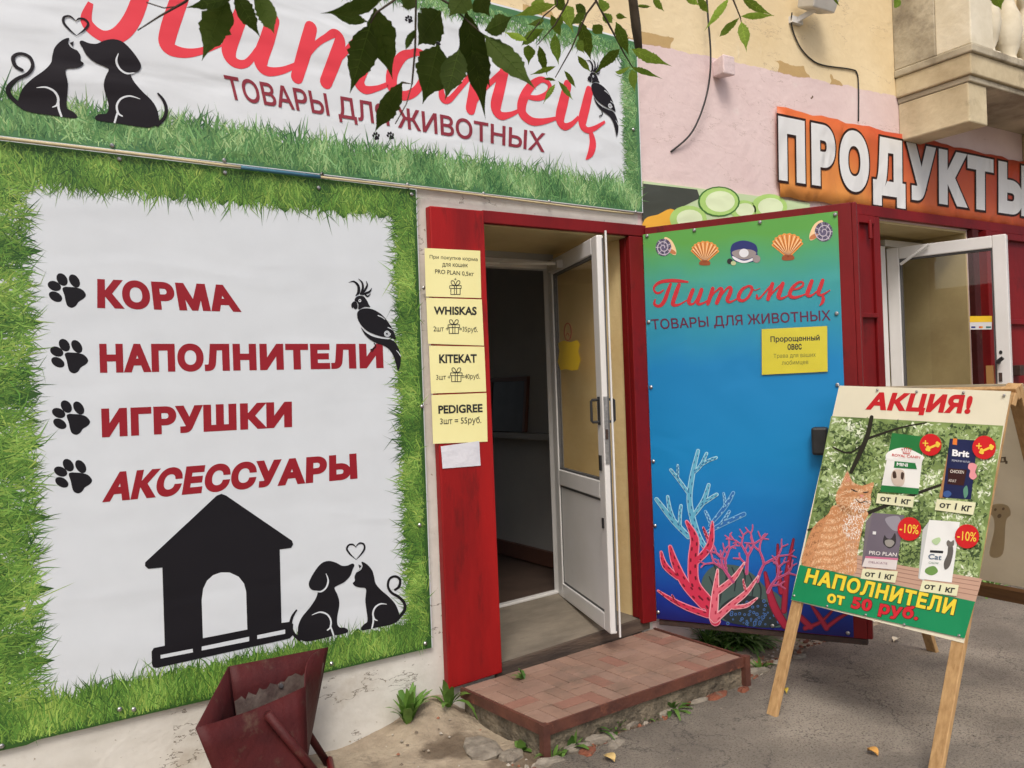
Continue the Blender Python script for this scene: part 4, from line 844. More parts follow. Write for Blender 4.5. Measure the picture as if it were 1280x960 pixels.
mb.build('lettering', NT)
mb = MB(); mb.obox(POST.at(1017,568,.002), su*.075, sn*.06, up*.135, M_['black']); mb.build('lock_case', sdo, bevel=.012)
# ------------------------------------------------------------------ price sheets on the red side panel
WS = Plane((0,-.0515,0), (1,0,0), (0,0,1), (0,-1,0)); FS = WS.F(400, 230, 2.91)
def gift(mb, cx, cy, s, h):
    k = M_['ink']; w = 2.6
    for p in ([(cx-21*s,cy-8*s),(cx+21*s,cy-8*s),(cx+21*s,cy+2*s),(cx-21*s,cy+2*s),(cx-21*s,cy-8*s)], [(cx-17*s,cy+2*s),(cx-17*s,cy+24*s),(cx+17*s,cy+24*s),(cx+17*s,cy+2*s)]):
        for a, b in zip(p, p[1:]): stroke(mb, FS, [(*a,w),(*b,w)], h, k, cap=False)
    for x in (-4, 4): stroke(mb, FS, [(cx+x*s,cy-8*s,w),(cx+x*s,cy+24*s,w)], h+.0001, k, cap=False)
    for s_ in (-1, 1): stroke(mb, FS, [(cx,cy-8*s,w),(cx+s_*14*s,cy-14*s,w),(cx+s_*15*s,cy-25*s,w),(cx+s_*6*s,cy-24*s,w),(cx,cy-8*s,w)], h+.0002, k)
SH = [([(380,233),(582,243),(586,415),(385,409)], 'yellow paper price sheet nearest the lintel, top one of four on the red panel'),
      ([(386,414),(588,420),(596,588),(393,581)], 'yellow WHISKAS price sheet on the red door panel'),
      ([(396,588),(597,592),(604,755),(404,762)], 'yellow KITEKAT price sheet on the red door panel'),
      ([(405,768),(605,760),(609,937),(411,945)], 'yellow PEDIGREE price sheet, lowest of the four yellow ones on the red panel')]
TX = [[('При покупке корма',[(398,258),(572,268),(573,284),(398,274)],.004,'bbox'),('для кошек',[(444,287),(537,291),(537,306),(444,304)],.004,'bbox'),('PRO PLAN 0,5кг',[(418,310),(559,321),(559,338),(418,328)],.006,'bbox'),('+',[(487,342),(496,342),(496,351),(487,351)],.0,'bbox')],
      [('WHISKAS',[(413,446),(569,447),(569,477),(413,475)],.035,'cap'),('2шт +',[(412,518),(467,518),(467,536),(412,536)],.004,'bbox'),('=35руб.',[(506,518),(573,520),(573,544),(506,541)],.004,'bbox')],
      [('KITEKAT',[(432,620),(569,619),(570,650),(433,652)],.035,'cap'),('3шт +',[(422,695),(474,694),(474,711),(422,712)],.004,'bbox'),('=40руб.',[(515,691),(581,690),(581,713),(515,714)],.004,'bbox')],
      [('PEDIGREE',[(429,806),(590,800),(591,830),(430,836)],.035,'cap'),('3шт = 55руб.',[(436,852),(586,845),(586,876),(436,880)],.006,'bbox')]]
for i, ((q, lab), tx) in enumerate(zip(SH, TX)):
    t = thing('price_sheet', lab, 'price sheet', FS(q[3][0]+100, q[3][1], 0), 'yellow price sheets on the red panel')
    mb = MB(); a = [FS(x, y, 0) for x, y in q]; mb.hexa([p+np.array([0,-.0002,0]) for p in a]+[p+np.array([0,-.0014,0]) for p in a], M_['paper_y']); mb.build('paper_sheet', t)
    mb = MB()
    for b_, qq, o, md in tx: text(mb, FS, b_, qq, .0022, M_['ink'], offset=o, mode=md)
    mb.build('lettering', t)
    if i < 3:
        mb = MB(); gift(mb, *((492,378),(486,520),(495,695))[i], 1.0, .0022); mb.build('gift_drawing', t)
mb = MB(); FQ = WS.F(520, 240, 2.667); V = []
for i in range(7):
    for j in range(5):
        s, t_ = i/6, j/4; p = (np.array((82,848))*(1-s)+np.array((210,830))*s)*(1-t_)+(np.array((88,922))*(1-s)+np.array((215,912))*s)*t_
        V.append(FQ(*p, .0018+.0014*math.sin(i*1.4+j)*math.sin(j*.9)))
mb.mesh(V, [(i*5+j, i*5+j+1, (i+1)*5+j+1, (i+1)*5+j) for i in range(6) for j in range(4)], M_['paper_w']); o = mb.build('paper_note'); o.modifiers.new('thick', 'SOLIDIFY').thickness = .0005
tag(o, 'small crumpled white paper note stuck below the yellow price sheets', 'note')
# stickers on the glass doors
G1 = Plane(P1.pt(0,0,-.0155), P1.u, (0,0,1), P1.n)
ST = thing('glass_sticker', 'faded yellow sticker with a red ring on the glass of the open door', 'sticker', G1.at(711,440,0))
FG = G1.F(590, 270, 3.84)
mb = MB(); blob(mb, FG, [(415,610),(440,598),(470,606),(505,596),(518,615),(510,650),(522,690),(508,738),(480,742),(450,735),(425,740),(412,700),(420,650)], .001, flat('sticker_yellow', srgb(226,190,30)), sharp=True); mb.build('yellow_print', ST)
mb = MB(); t = np.linspace(0, 2*math.pi, 24); stroke(mb, FG, [(460+17*math.cos(a), 556+42*math.sin(a), 4) for a in t], .001, flat('sticker_red', srgb(170,50,50)), n=1, cap=False); stroke(mb, FG, [(452,575,3),(460,562,3),(468,578,3)], .001, M_['sticker_red']); mb.build('red_ring_print', ST)
PS = thing('payment_sticker', 'small yellow and white payment card sticker on the glass door under the orange banner', 'sticker', P2.at(1226,404,-.028))
G2 = Plane(P2.pt(0,0,-.029), P2.u, (0,0,1), P2.n); FG2 = G2.F(1040, 240, 3.692)
mb = MB(); blob(mb, FG2, [(636,573),(739,572),(738,634),(637,635)], .001, flat('sticker_white', (.7,.7,.7)), sharp=True); mb.build('white_ground', PS)
mb = MB(); blob(mb, FG2, [(636,573),(739,572),(739,600),(636,601)], .0016, flat('sticker_amber', srgb(236,196,40)), sharp=True); mb.build('yellow_band', PS)
mb = MB(); blob(mb, FG2, [(643,620),(662,620),(662,628),(643,628)], .0016, flat('card_blue', srgb(40,60,130)), sharp=True); blob(mb, FG2, ellipse(684,624,6,5), .0016, flat('card_red', srgb(200,50,40)), sharp=True); blob(mb, FG2, ellipse(691,624,6,5), .0018, flat('card_orange', srgb(230,150,40)), sharp=True); blob(mb, FG2, [(711,620),(734,620),(734,628),(711,628)], .0016, flat('card_teal', srgb(40,110,110)), sharp=True); mb.build('card_marks', PS)
# chalk board inside
mb = MB(); FI = Plane((3.18,0,0), (0,1,0), (0,0,1), (-1,0,0))
t = thing('chalkboard', 'dark framed board leaning on the ledge inside the dim shop', 'board', (3.24,1.7,1.2))
mb.hexa([(3.24,1.48,1.205),(3.24,1.92,1.205),(3.26,1.92,1.205),(3.26,1.48,1.205),(3.275,1.48,1.56),(3.275,1.92,1.56),(3.295,1.92,1.56),(3.295,1.48,1.56)], M_['black']); mb.build('board', t)
mb = MB()
for (a, b, z0_, z1_) in ((1.45,1.48,1.203,1.59), (1.92,1.95,1.203,1.59), (1.48,1.92,1.561,1.59)):
    d0, d1_ = .035*(z0_-1.205)/.355, .035*(z1_-1.205)/.355
    mb.hexa([(3.232+d0,a,z0_),(3.232+d0,b,z0_),(3.258+d0,b,z0_),(3.258+d0,a,z0_),(3.232+d1_,a,z1_),(3.232+d1_,b,z1_),(3.258+d1_,b,z1_),(3.258+d1_,a,z1_)], M_['baseboard'])
mb.build('frame', t)
# ------------------------------------------------------------------ wall furniture: lamp, stub, wires
WF = Plane((0,0,0), (1,0,0), (0,0,1), (0,-1,0))
LT = thing('flood_lamp', 'small white floodlight on the ochre wall near the top edge', 'lamp', (4.43,0,3.72))
mb = MB(); mb.hexa([(4.36,-.17,3.74),(4.56,-.17,3.74),(4.56,-.05,3.78),(4.36,-.05,3.78),(4.34,-.22,3.86),(4.58,-.22,3.86),(4.58,-.09,3.92),(4.34,-.09,3.92)], mat('lamp_housing_paint', (.62,.6,.54), rough=.5)); mb.build('housing', LT, bevel=.008)
mb = MB(); mb.box((4.34,-.03,3.70),(4.44,-.001,3.74), M_['pvc']); mb.beam((4.39,-.02,3.72),(4.44,-.12,3.76), .03, .012, (0,0,1), M_['pvc']); mb.build('bracket', LT)
mb = MB(); a = WF.pix(895,87); x, z = a
mb.hexa([(x-.045,-.10,z-.06),(x+.05,-.10,z-.06),(x+.03,-.001,z-.05),(x-.03,-.001,z-.05),(x-.045,-.10,z+.05),(x+.05,-.10,z+.05),(x+.03,-.001,z+.04),(x-.03,-.001,z+.04)], mat('pink_cement', srgb(226,206,204), rough=.9, bump=.4))
tag(mb.build('wall_stub', bevel=.008), 'pale cement stub sticking out of the pink wall above the vegetable banner', 'stub')
wire = lambda pts, r_=.006: spline([(*WF.at(x, y, h), ) for x, y, h in pts], n=6)
mb = MB(); mb.tube(wire([(873,-10,.06),(874,30,.07),(877,70,.07),(877,105,.06),(870,140,.05),(858,170,.03),(838,190,.004)]), .0055, M_['cable']); tag(mb.build('hanging_wire', smooth=True), 'loose dark wire looping down the pink wall left of the cement stub', 'wire')
mb = MB(); mb.tube(wire([(985,18,.03),(988,35,.012),(998,58,.008),(1012,74,.007),(1028,82,.007),(1062,87,.007),(1070,92,.007),(1072,110,.007),(1072,152,.007)]), .0045, M_['cable']); tag(mb.build('lamp_cable', smooth=True), 'thin cable clipped to the ochre wall running from the floodlight to the orange banner', 'cable')
# ------------------------------------------------------------------ entrance step
ES = thing('entrance_step', 'low concrete step paved with worn pink tiles before the pet shop doorway', 'step', (2.45,-.35,.03))
c_ = [np.array(p) for p in ((1.842,-.075,.165),(1.894,-.668,.165),(3.066,-.640,.200),(3.062,.0,.200))]   # BL FL FR BR
def sp(a, b, dz=0): return (c_[1]*(1-a)+c_[2]*a)*(1-b)+(c_[0]*(1-a)+c_[3]*a)*b+np.array([0,0,dz])
m_conc = mat('rough_concrete', srgb(138,126,106), srgb(92,84,70), rough=.95, scale=10, bump=.9, bscale=35, c3=srgb(70,64,54), spot=(.55,.68), sscale=6, bdist=.03)
mb = MB(); n1, n2 = 24, 10; V = []
base = [sp(.012,.02), sp(.988,.02), sp(.988,.985), sp(.012,.985)]
mb.hexa([np.array([p[0],p[1],-.1]) for p in base]+[p+np.array([0,0,-.028]) for p in base], m_conc); mb.build('concrete_base', ES)
m_tile = mat('worn_paving_tile', (1,1,1), (.82,.80,.78), rough=.85, scale=7, bump=.4, bscale=60, vcol=True, c3=srgb(104,90,76), spot=(.52,.76), sscale=4, bdist=.005)
mb = MB(); nx, ny = 8, 4; gp = .006
mb.hexa([sp(.012,.02,-.026), sp(.988,.02,-.026), sp(.988,.985,-.026), sp(.012,.985,-.026), sp(.012,.02,-.006), sp(.988,.02,-.006), sp(.988,.985,-.006), sp(.012,.985,-.006)], m_tile, srgb(70,58,50))
for i in range(nx):
    for j in range(ny):
        for k in range(2):
            if (i+j) % 2: a0, a1, b0_, b1_ = i, i+1, j+k*.5, j+k*.5+.5
            else: a0, a1, b0_, b1_ = i+k*.5, i+k*.5+.5, j, j+1
            a0, a1 = .012+a0/nx*.976, .012+a1/nx*.976; b0_, b1_ = .02+b0_/ny*.965, .02+b1_/ny*.965
            ga, gb = .0016, .0032; dz = random.uniform(-.0012,.0012)
            P_ = [(a0+ga,b0_+gb),(a1-ga,b0_+gb),(a1-ga,b1_-gb),(a0+ga,b1_-gb)]; r_ = random.random()
            col = np.array(srgb(148,119,102))*random.uniform(.9,1.08); 
            if r_ < .25: col = np.array(srgb(150,122,106))*random.uniform(.85,1.1)
            if r_ > .85: col = np.array(srgb(146,106,90))
            mb.hexa([sp(*p, -.0055) for p in P_]+[sp(*p, dz+.001) for p in P_], m_tile, tuple(col))
mb.build('paving_tiles', ES, bevel=.0025)
m_ang = mat('brown_painted_angle_iron', srgb(104,62,48), srgb(78,46,38), rough=.6, scale=8, bump=.35, bscale=50, c3=srgb(140,84,62), spot=(.58,.68), sscale=9)
mb = MB(); e = .0
def strip(a, b, out, z=.042):
    a, b, out = np.array(a), np.array(b), np.array(out)
    mb.hexa([a+out*.0, a+out*.012, b+out*.012, b+out*.0][::1] and [p+np.array([0,0,-z]) for p in (a, a+out*.012, b+out*.012, b)]+[p+np.array([0,0,.004]) for p in (a, a+out*.012, b+out*.012, b)], m_ang)
strip(sp(.0,.012), sp(1,.012), (0,-1,0)); strip(sp(.005,.985), sp(.005,.0), (-1,0,0)); strip(sp(.995,.0), sp(.995,.985), (1,0,0))
mb.build('steel_edging', ES)
for a in (.0, 1.0):
    p = sp(a, .0); mb = MB(); s_ = 1 if a == 0 else -1
    mb.box((p[0]-.016,p[1]-.016,-.05),(p[0]+.016,p[1]+.016,p[2]+.006), m_ang); mb.build('corner_post', ES)
# ------------------------------------------------------------------ A-board
AB = thing('sandwich_board', 'wooden A board advertising pet food with a ginger cat, standing on the asphalt', 'sandwich board', (3.2,-1.35,.06))
th, ph = -1.631, .363
aa = np.array([math.cos(th), math.sin(th), 0.]); an = np.array([math.sin(th), -math.cos(th), 0.])
asl = math.cos(ph)*np.array([0,0,-1.])+math.sin(ph)*an       # down the slope
ano = np.cross(aa, -asl); ano = ano/np.linalg.norm(ano)
if ano@an < 0: ano = -ano
ATL = np.array([3.397,-.964,1.443]); PA = Plane(ATL, aa, -asl, ano); FA = PA.F(980, 470, 2.91)
KK = [PA.pix(*p) for p in ((1049,482),(1263.5,489),(1204.6,804),(988.6,750))]
def legs(tops, bottoms, nrm, side, parent, off):
    for t_, b_ in zip(tops, bottoms):
        mb = MB(); mb.beam(np.array(t_)+off, np.array(b_)+off, .055, .024, side, M_['wood']); mb.build('leg', parent, bevel=.003)
def toground(p, d):
    t = 0
    for _ in range(40): q_ = p+d*t; t += (q_[2]-(gtop(q_[0], q_[1])-.004))/-d[2]
    return p+d*t
inL = np.array(PA.pt(KK[0][0]+.028, KK[0][1]-.006)), np.array(PA.pt(KK[3][0]+.028, KK[3][1])); inR = np.array(PA.pt(KK[1][0]-.030, KK[1][1]-.006)), np.array(PA.pt(KK[2][0]-.024, KK[2][1]))
off = -ano*.0122
for t_, b_ in (inL, inR):
    d = (b_-t_)/np.linalg.norm(b_-t_); g_ = toground(t_+off, d); mb = MB(); mb.beam(t_+off, g_, .052, .020, aa, M_['wood']); mb.build('leg', AB, bevel=.003)
mb = MB(); mb.beam(np.array(PA.pt(KK[0][0],KK[0][1]-.02))-ano*.040, np.array(PA.pt(KK[1][0],KK[1][1]-.02))-ano*.040, .05, .024, asl, M_['wood']); mb.build('cross_rail', AB, bevel=.003); mb = MB(); mb.beam(np.array(PA.pt(KK[3][0]+.03,KK[3][1]+.03))-ano*.040, np.array(PA.pt(KK[2][0]-.03,KK[2][1]+.03))-ano*.040, .05, .024, asl, M_['wood']); mb.build('cross_rail', AB, bevel=.003)
cv = dict(wr=.25, ws=4)
m_cream = vinyl('cream_banner_cloth', srgb(226,220,196), **cv)
mb = MB(); q = [PA.pt(*k, -.0018) for k in KK]; q2 = [PA.pt(*k, 0) for k in KK]; mb.hexa([q[3],q[2],q[1],q[0],q2[3],q2[2],q2[1],q2[0]], m_cream); mb.build('front_banner', AB)
ph_l, ph_r = (170,148), (797,180)
mb = MB(); bgm = vinyl('leaf_photo_ground', srgb(150,172,106), c2=srgb(84,108,56), **cv)
PHOTO = [(172,146),(798,181),(696,826),(62,690)]
mb.face([FA(*p, .0006) for p in PHOTO], bgm)
lfm = vinyl('leaf_photo_leaves', (1,1,1), vcol=True, **cv)
random.seed(5)
def inphoto(s, t_): return (np.array(PHOTO[0])*(1-s)+np.array(PHOTO[1])*s)*(1-t_)+(np.array(PHOTO[3])*(1-s)+np.array(PHOTO[2])*s)*t_
def cloud(x, y): return math.sin(x*.021+1.3*math.sin(y*.017))*math.sin(y*.027+.8*math.sin(x*.013))
for k in range(5200):
    s, t_ = random.uniform(.012,.985), random.uniform(.012,.93); p = inphoto(s, t_); a = random.uniform(0, 6.28); l = random.uniform(4,13); w = l*random.uniform(.25,.5)
    v = cloud(*p)+random.gauss(0,.45)
    col = (.05,.085,.03) if v < -.4 else (.19,.28,.10) if v < -.05 else (.40,.52,.24) if v < .8 else (.74,.80,.62)
    c, sn_ = math.cos(a), math.sin(a); Q = [p+np.array([c*x-sn_*y, sn_*x+c*y]) for x, y in ((-l,0),(0,-w),(l,0),(0,w))]
    mb.face([FA(*z_, .0008+k*2.2e-7) for z_ in Q], lfm, tuple(np.array(col)*random.uniform(.8,1.2)))
mb.build('leaf_photo_print', AB)
mb = MB(); dk = vinyl('branch_photo_dark', (.03,.028,.02), **cv)
strokes(mb, FA, [[(320,150,14),(300,230,18),(245,350,14)], [(90,560,8),(250,520,14),(450,440,12),(620,380,8)], [(300,230,10),(420,190,7),(520,170,4)], [(640,300,6),(700,262,8),(760,285,5)], [(180,260,6),(240,280,6),(300,240,6)]], .0023, dk); mb.build('branch_print', AB)
mb = MB(); tb = vinyl('table_photo_pink', srgb(196,160,140), **cv); tb2 = vinyl('table_photo_line', srgb(150,116,100), **cv)
mb.face([FA(*p, .0021) for p in ((240,645),(430,690),(722,738),(697,824),(230,727))], tb)
for d in (14, 30, 48, 66): stroke(mb, FA, [(236-d*.1,645+d,2.2),(430,690+d*.9,2.2),(712,735+d,2.2)], .0024, tb2)
mb.build('table_print', AB)
# ginger cat
mb = MB(); c1 = vinyl('ginger_fur_print', srgb(214,158,112), c2=srgb(198,138,92), **cv); c2 = vinyl('ginger_dark_print', srgb(168,96,56), **cv); c3 = vinyl('cat_white_print', srgb(236,222,206), **cv); c4 = vinyl('cat_pink_print', srgb(222,150,140), **cv)
cf = vinyl('cat_fur_dabs', (1,1,1), vcol=True, **cv)
BODYP = [(190,470),(160,505),(112,545),(82,610),(70,690),(160,706),(255,722),(268,650),(280,588),(292,535),(302,492)]; HEADC = [(232,348),(250,384),(288,400),(328,388),(318,430),(318,462),(302,492),(262,508),(215,495),(192,462),(192,430),(212,390)]
blob(mb, FA, BODYP, .0030, c1); blob(mb, FA, HEADC, .0030, c1, n=3)
def inpoly(p, Q):
    c = False
    for k in range(len(Q)):
        (x0, y0), (x1, y1) = Q[k-1], Q[k]
        if (y0 <= p[1]) != (y1 <= p[1]) and p[0] < x0+(p[1]-y0)/(y1-y0)*(x1-x0): c = not c
    return c
random.seed(17); SB, SH_ = spline(BODYP, True, 4), spline(HEADC, True, 3); k = 0
G0, G1, G2, WHc, PKc = map(lambda c: np.array(srgb(*c)), ((238,206,168),(212,160,114),(168,106,68),(248,240,230),(228,166,148)))
while k < 2600:
    p = (random.uniform(66,332), random.uniform(346,724))
    hd = inpoly(p, SH_); bd = inpoly(p, SB)
    if not (hd or bd): continue
    k += 1; x, y = p; st = .5+.5*math.sin(y*.22+x*.05+1.2*math.sin(x*.06))
    if hd:
        a = math.atan2(y-445, x-262); muz = ((x-285)/42)**2+((y-474)/30)**2; ear = (y < 388)
        col = G0*(1-.45*st)+G1*.45*st
        if y < 440 and not ear and st > .55: col = G1*.6+G2*.4
        if muz < 1: col = WHc*.8+G0*.2
        if ear and (abs(x-233) < 9 or x > 308): col = PKc
    else:
        a = 1.75+.3*math.sin(x*.05)-.004*(x-190); chest = ((x-255)/40)**2+((y-545)/52)**2; back = (x+.35*(y-545)) < 150
        col = G0*(1-st*.75)+G1*st*.75
        if st > .8: col = G1*.5+G2*.5
        if chest < 1: col = WHc
        if back: col = G2*.55+G1*.45*(1-st)+G1*.2
        if x > 225 and y > 600: col = col*.8+WHc*.2
    a += random.gauss(0,.3); l, w = random.uniform(5,10), random.uniform(1.6,3.2); c_s, s_s = math.cos(a), math.sin(a)
    mb.face([FA(x+l*u*c_s-w*v*s_s, y+l*u*s_s+w*v*c_s, .0032+k*3e-7) for u, v in ((-.5,0),(0,-.5),(.5,0),(0,.5))], cf, tuple(np.clip(col*random.uniform(.85,1.15), 0, .95)))
strokes(mb, FA, [[(246,412,2),(258,418,5),(270,422,2)], [(290,424,2),(300,424,5),(310,422,2)], [(262,446,2),(280,462,3),(298,456,3),(308,462,2)]], .0041, M_['ink']); blob(mb, FA, [(276,432),(294,434),(286,444)], .0041, c4, sharp=True)
mb.build('ginger_cat_print', AB)
# feed bags
def bag(name, parts, texts=()):
    mb = MB()
    for k, (p, c, r_) in enumerate(parts): blob(mb, FA, p, .0030+k*.0003, vinyl('bag_print', srgb(*c), **cv), sharp=not r_)
    for b_, q_, c, o in texts: text(mb, FA, b_, q_, .0030+len(parts)*.0003+.0003, flat('bag_ink_%d_%d_%d' % c, srgb(*c)), offset=o, mode='cap')
    mb.build(name, AB)
bag('feed_bag_print', [([(395,208),(514,222),(490,432),(352,422)], (232,232,228), 0), ([(395,208),(514,222),(505,290),(382,276)], (36,120,62), 0), ([(374,292),(508,304),(503,318),(370,306)], (232,232,228), 0), ([(383,276),(440,262),(505,290),(503,306),(440,300),(376,300)], (240,240,236), 1), ([(357,398),(494,410),(490,432),(352,422)], (36,120,62), 0), ([(405,311),(480,318),(486,340),(402,334)], (36,120,62), 0), ([(400,345),(420,340),(440,350),(440,390),(425,402),(402,396),(392,370)], (206,190,176), 1), ([(398,352),(408,348),(412,370),(400,372)], (70,52,44), 1), ([(430,352),(440,356),(436,378),(428,372)], (70,52,44), 1)],
    [('ROYAL CANIN', [(397,284),(499,293),(498,302),(396,293)], (200,50,40), .01), ('MINI', [(414,316),(454,320),(453,332),(413,328)], (240,240,240), .03)])
mb = MB(); cr = flat('crown_red', srgb(200,50,40))
for k in range(5): blob(mb, FA, ellipse(433+k*8,268-4*math.sin(k*math.pi/4),2.6,2.6,0,8), .0062, cr, sharp=True); stroke(mb, FA, [(434+k*8,271-4*math.sin(k*math.pi/4),1.5),(440+k*5,281,1.5)], .0062, cr, cap=False)
stroke(mb, FA, [(436,282,2.5),(463,285,2.5)], .0064, cr); mb.build('crown_print', AB)
bag('feed_bag_print', [([(595,290),(612,236),(600,440),(572,446),(566,440)], (176,130,84), 0), ([(605,228),(705,236),(682,450),(578,442)], (26,34,78), 0), ([(617,228),(632,229),(631,252),(615,250)], (220,120,50), 0), ([(600,336),(668,342),(656,400),(596,394)], (60,34,34), 0), ([(676,320),(692,318),(704,328),(698,350),(704,366),(690,378),(676,366),(680,346),(672,336)], (226,150,156), 1), ([(583,424),(600,418),(612,430),(600,442),(584,438)], (60,90,150), 1), ([(655,415),(668,400),(672,430),(660,446)], (90,140,120), 1)],
    [('Brit', [(616,268),(678,274),(676,298),(614,292)], (240,240,244), .04), ('PREMIUM BY NATURE', [(614,305),(680,311),(680,318),(613,312)], (200,204,220), .0), ('CHICKEN', [(608,342),(658,346),(657,357),(607,353)], (236,226,216), .01), ('ADULT', [(602,376),(630,379),(629,388),(601,385)], (230,220,210), .0)])
bag('feed_bag_print', [([(300,530),(324,500),(300,702),(284,690)], (120,112,118), 0), ([(324,498),(440,507),(410,706),(288,694)], (112,104,116), 0), ([(370,520),(420,512),(426,560),(396,560)], (150,146,156), 1), ([(368,580),(376,590),(392,592),(406,572),(410,600),(404,618),(386,628),(370,618),(362,604)], (60,56,58), 1), ([(370,600),(390,596),(404,606),(392,622),(374,618)], (150,146,140), 1), ([(298,662),(416,670),(410,706),(286,694)], (224,216,214), 0), ([(299,656),(418,664),(417,671),(298,663)], (206,120,150), 0), ([(326,566),(338,567),(337,578),(325,577)], (230,230,230), 0)],
    [('PRO PLAN', [(314,637),(414,645),(412,658),(312,650)], (236,232,230), .008), ('DELICATE', [(312,674),(380,680),(379,687),(311,681)], (150,110,130), .0)])
bag('feed_bag_print', [([(506,560),(532,525),(512,746),(490,736)], (196,200,198), 0), ([(530,524),(642,532),(612,752),(494,738)], (232,234,232), 0), ([(534,634),(582,637),(580,646),(532,643)], (40,40,44), 0), ([(520,700),(548,692),(562,712),(540,726),(516,716)], (110,150,80), 1), ([(600,620),(612,610),(618,640),(606,690),(588,705),(584,680),(596,650)], (96,92,88), 1), ([(594,606),(600,598),(610,604),(620,598),(620,616),(606,624),(596,618)], (110,106,100), 1), ([(540,600),(566,588),(572,600),(556,616)], (180,206,160), 1)],
    [('Cat', [(530,648),(578,652),(575,670),(527,666)], (60,90,120), .01), ('CHOW', [(530,676),(566,679),(565,686),(529,683)], (90,130,110), .0)])
# discs and labels
rd = vinyl('red_disc_print', srgb(204,30,36), **cv); yb = flat('yellow_print', srgb(242,204,70)); wt = flat('white_print_small', (.75,.74,.68))
def disc(cx, cy, r_, kind):
    mb = MB(); blob(mb, FA, ellipse(cx,cy,r_,r_,0,30), .0072, rd, sharp=True)
    if kind == 'bone':
        strokes(mb, FA, [[(cx-27,cy-6,4.5),(cx-10,cy-5,4.5)], [(cx-18,cy-14,4.5),(cx-19,cy+4,4.5)], [(cx-8,cy+14,8),(cx+26,cy-1,8)]], .0078, yb)
        for x, y in ((-9,9),(-12,17),(-6,19),(25,-6),(31,-2),(27,4)): blob(mb, FA, ellipse(cx+x,cy+y,6,6,0,10), .0084+.0001*x/10, yb, sharp=True)
    else: text(mb, FA, '-10%', [(cx-34,cy-20),(cx+35,cy-14),(cx+33,cy+20),(cx-36,cy+13)], .0078, yb, offset=.01, mode='bbox')
    mb.build('discount_disc', AB)
disc(537,252,40,'bone'); disc(732,262,43,'bone'); disc(460,558,43,'p'); disc(670,585,44,'p')
lbm = vinyl('label_cream_print', srgb(228,228,190), **cv)
for q in ([(344,428),(478,440),(472,480),(338,464)], [(560,449),(702,462),(692,507),(552,489)], [(290,702),(418,712),(408,754),(282,738)], [(508,745),(640,762),(632,802),(496,784)]):
    mb = MB(); blob(mb, FA, q, .0066, lbm, sharp=True); q = [np.array(p, float) for p in q]
    I = lambda s, t_: (q[0]*(1-s)+q[1]*s)*(1-t_)+(q[3]*(1-s)+q[2]*s)*t_
    text(mb, FA, 'от 1 кг', [I(.10,.22), I(.92,.2), I(.92,.8), I(.10,.72)], .0072, M_['ink'], offset=.028, mode='cap'); mb.build('price_label', AB)
# heading and green band
mb = MB(); text(mb, FA, 'АКЦИЯ!', [(318,62),(690,74),(677,138),(296,122)], .0012, flat('heading_red', srgb(196,24,34)), offset=.055, shear=.0, spacing=1.1); mb.build('heading_lettering', AB)
mb = MB(); gb = vinyl('green_band_print', srgb(22,138,88), **cv); mb.face([FA(*p, .0050) for p in ((60,688),(698,822),(660,955),(28,814))], gb); mb.build('green_band', AB)
yl = flat('band_yellow', srgb(240,214,60)); ol = flat('band_outline', srgb(60,60,20)); ro = flat('band_red', srgb(210,36,50)); ow = flat('band_red_outline', srgb(70,20,24))
for b_, q, m1, m2, md in (('НАПОЛНИТЕЛИ', [(90,703),(632,818),(620,872),(76,752)], yl, ol, 'cap'), ('от', [(164,790),(226,803),(221,838),(158,824)], yl, ol, 'bbox'), ('50 руб.', [(254,803),(500,846),(489,890),(246,845)], ro, ow, 'cap')):
    mb = MB(); text(mb, FA, b_, q, .0056, m2, offset=.075, grow=.03, mode=md, spacing=1.12); text(mb, FA, b_, q, .0064, m1, offset=.045, mode=md, spacing=1.12); mb.build('band_lettering', AB)
for x, y in ((200,36),(342,52),(485,58),(655,62),(803,72),(40,800),(160,838),(300,870),(440,905),(640,945)): screw_at(PA, 980+x/2.91, 470+y/2.91, AB, r=.006)
# rear leaf
ABt0 = ATL+np.array([.075,0,-.012]); REARFOOT = np.array([4.21,-.80,.0])
rt0 = PA.pt(KK[0][0], KK[0][1]-.01)+np.array([.062,0,-.004]); rt1 = PA.pt(KK[1][0], KK[1][1]-.01)+np.array([.062,0,-.004])
f0 = np.array([4.18,-.86,0]); f0[2] = gtop(f0[0], f0[1]); dirr = (f0-rt0)/np.linalg.norm(f0-rt0)
rn = np.cross(aa, dirr); rn /= np.linalg.norm(rn)
if rn[0] < 0: rn = -rn
PR = Plane(rt0, aa, -dirr, -rn); LR = np.linalg.norm(f0-rt0)
wR = float((rt1-rt0)@aa)
for t_ in (.028, wR-.028):
    a_ = PR.pt(t_, 0); mb = MB(); mb.beam(a_, toground(a_, dirr), .055, .024, aa, M_['wood']); mb.build('leg', AB, bevel=.003)
mb = MB(); mb.beam(PR.pt(0,-.025,.0245), PR.pt(wR,-.025,.0245), .05, .024, dirr, M_['wood']); mb.build('cross_rail', AB, bevel=.003); mb = MB(); mb.beam(PR.pt(.0,-1.05,.0245), PR.pt(wR,-1.05,.0245), .07, .024, dirr, M_['wooddark']); mb.build('cross_rail', AB, bevel=.003)
rc = mat('rear_banner_cloth', srgb(238,230,210), srgb(230,222,202), rough=.6, scale=5, transl=.8)
mb = MB(); mb.obox(PR.pt(0,-1.03,-.0165), aa*wR, -rn*.0018, -dirr*1.025, rc); mb.build('rear_banner', AB)
mb = MB(); gh = flat('show_through_grey', srgb(120,108,92), transl=.5); FR = PR.F(1200, 470, 3.31)
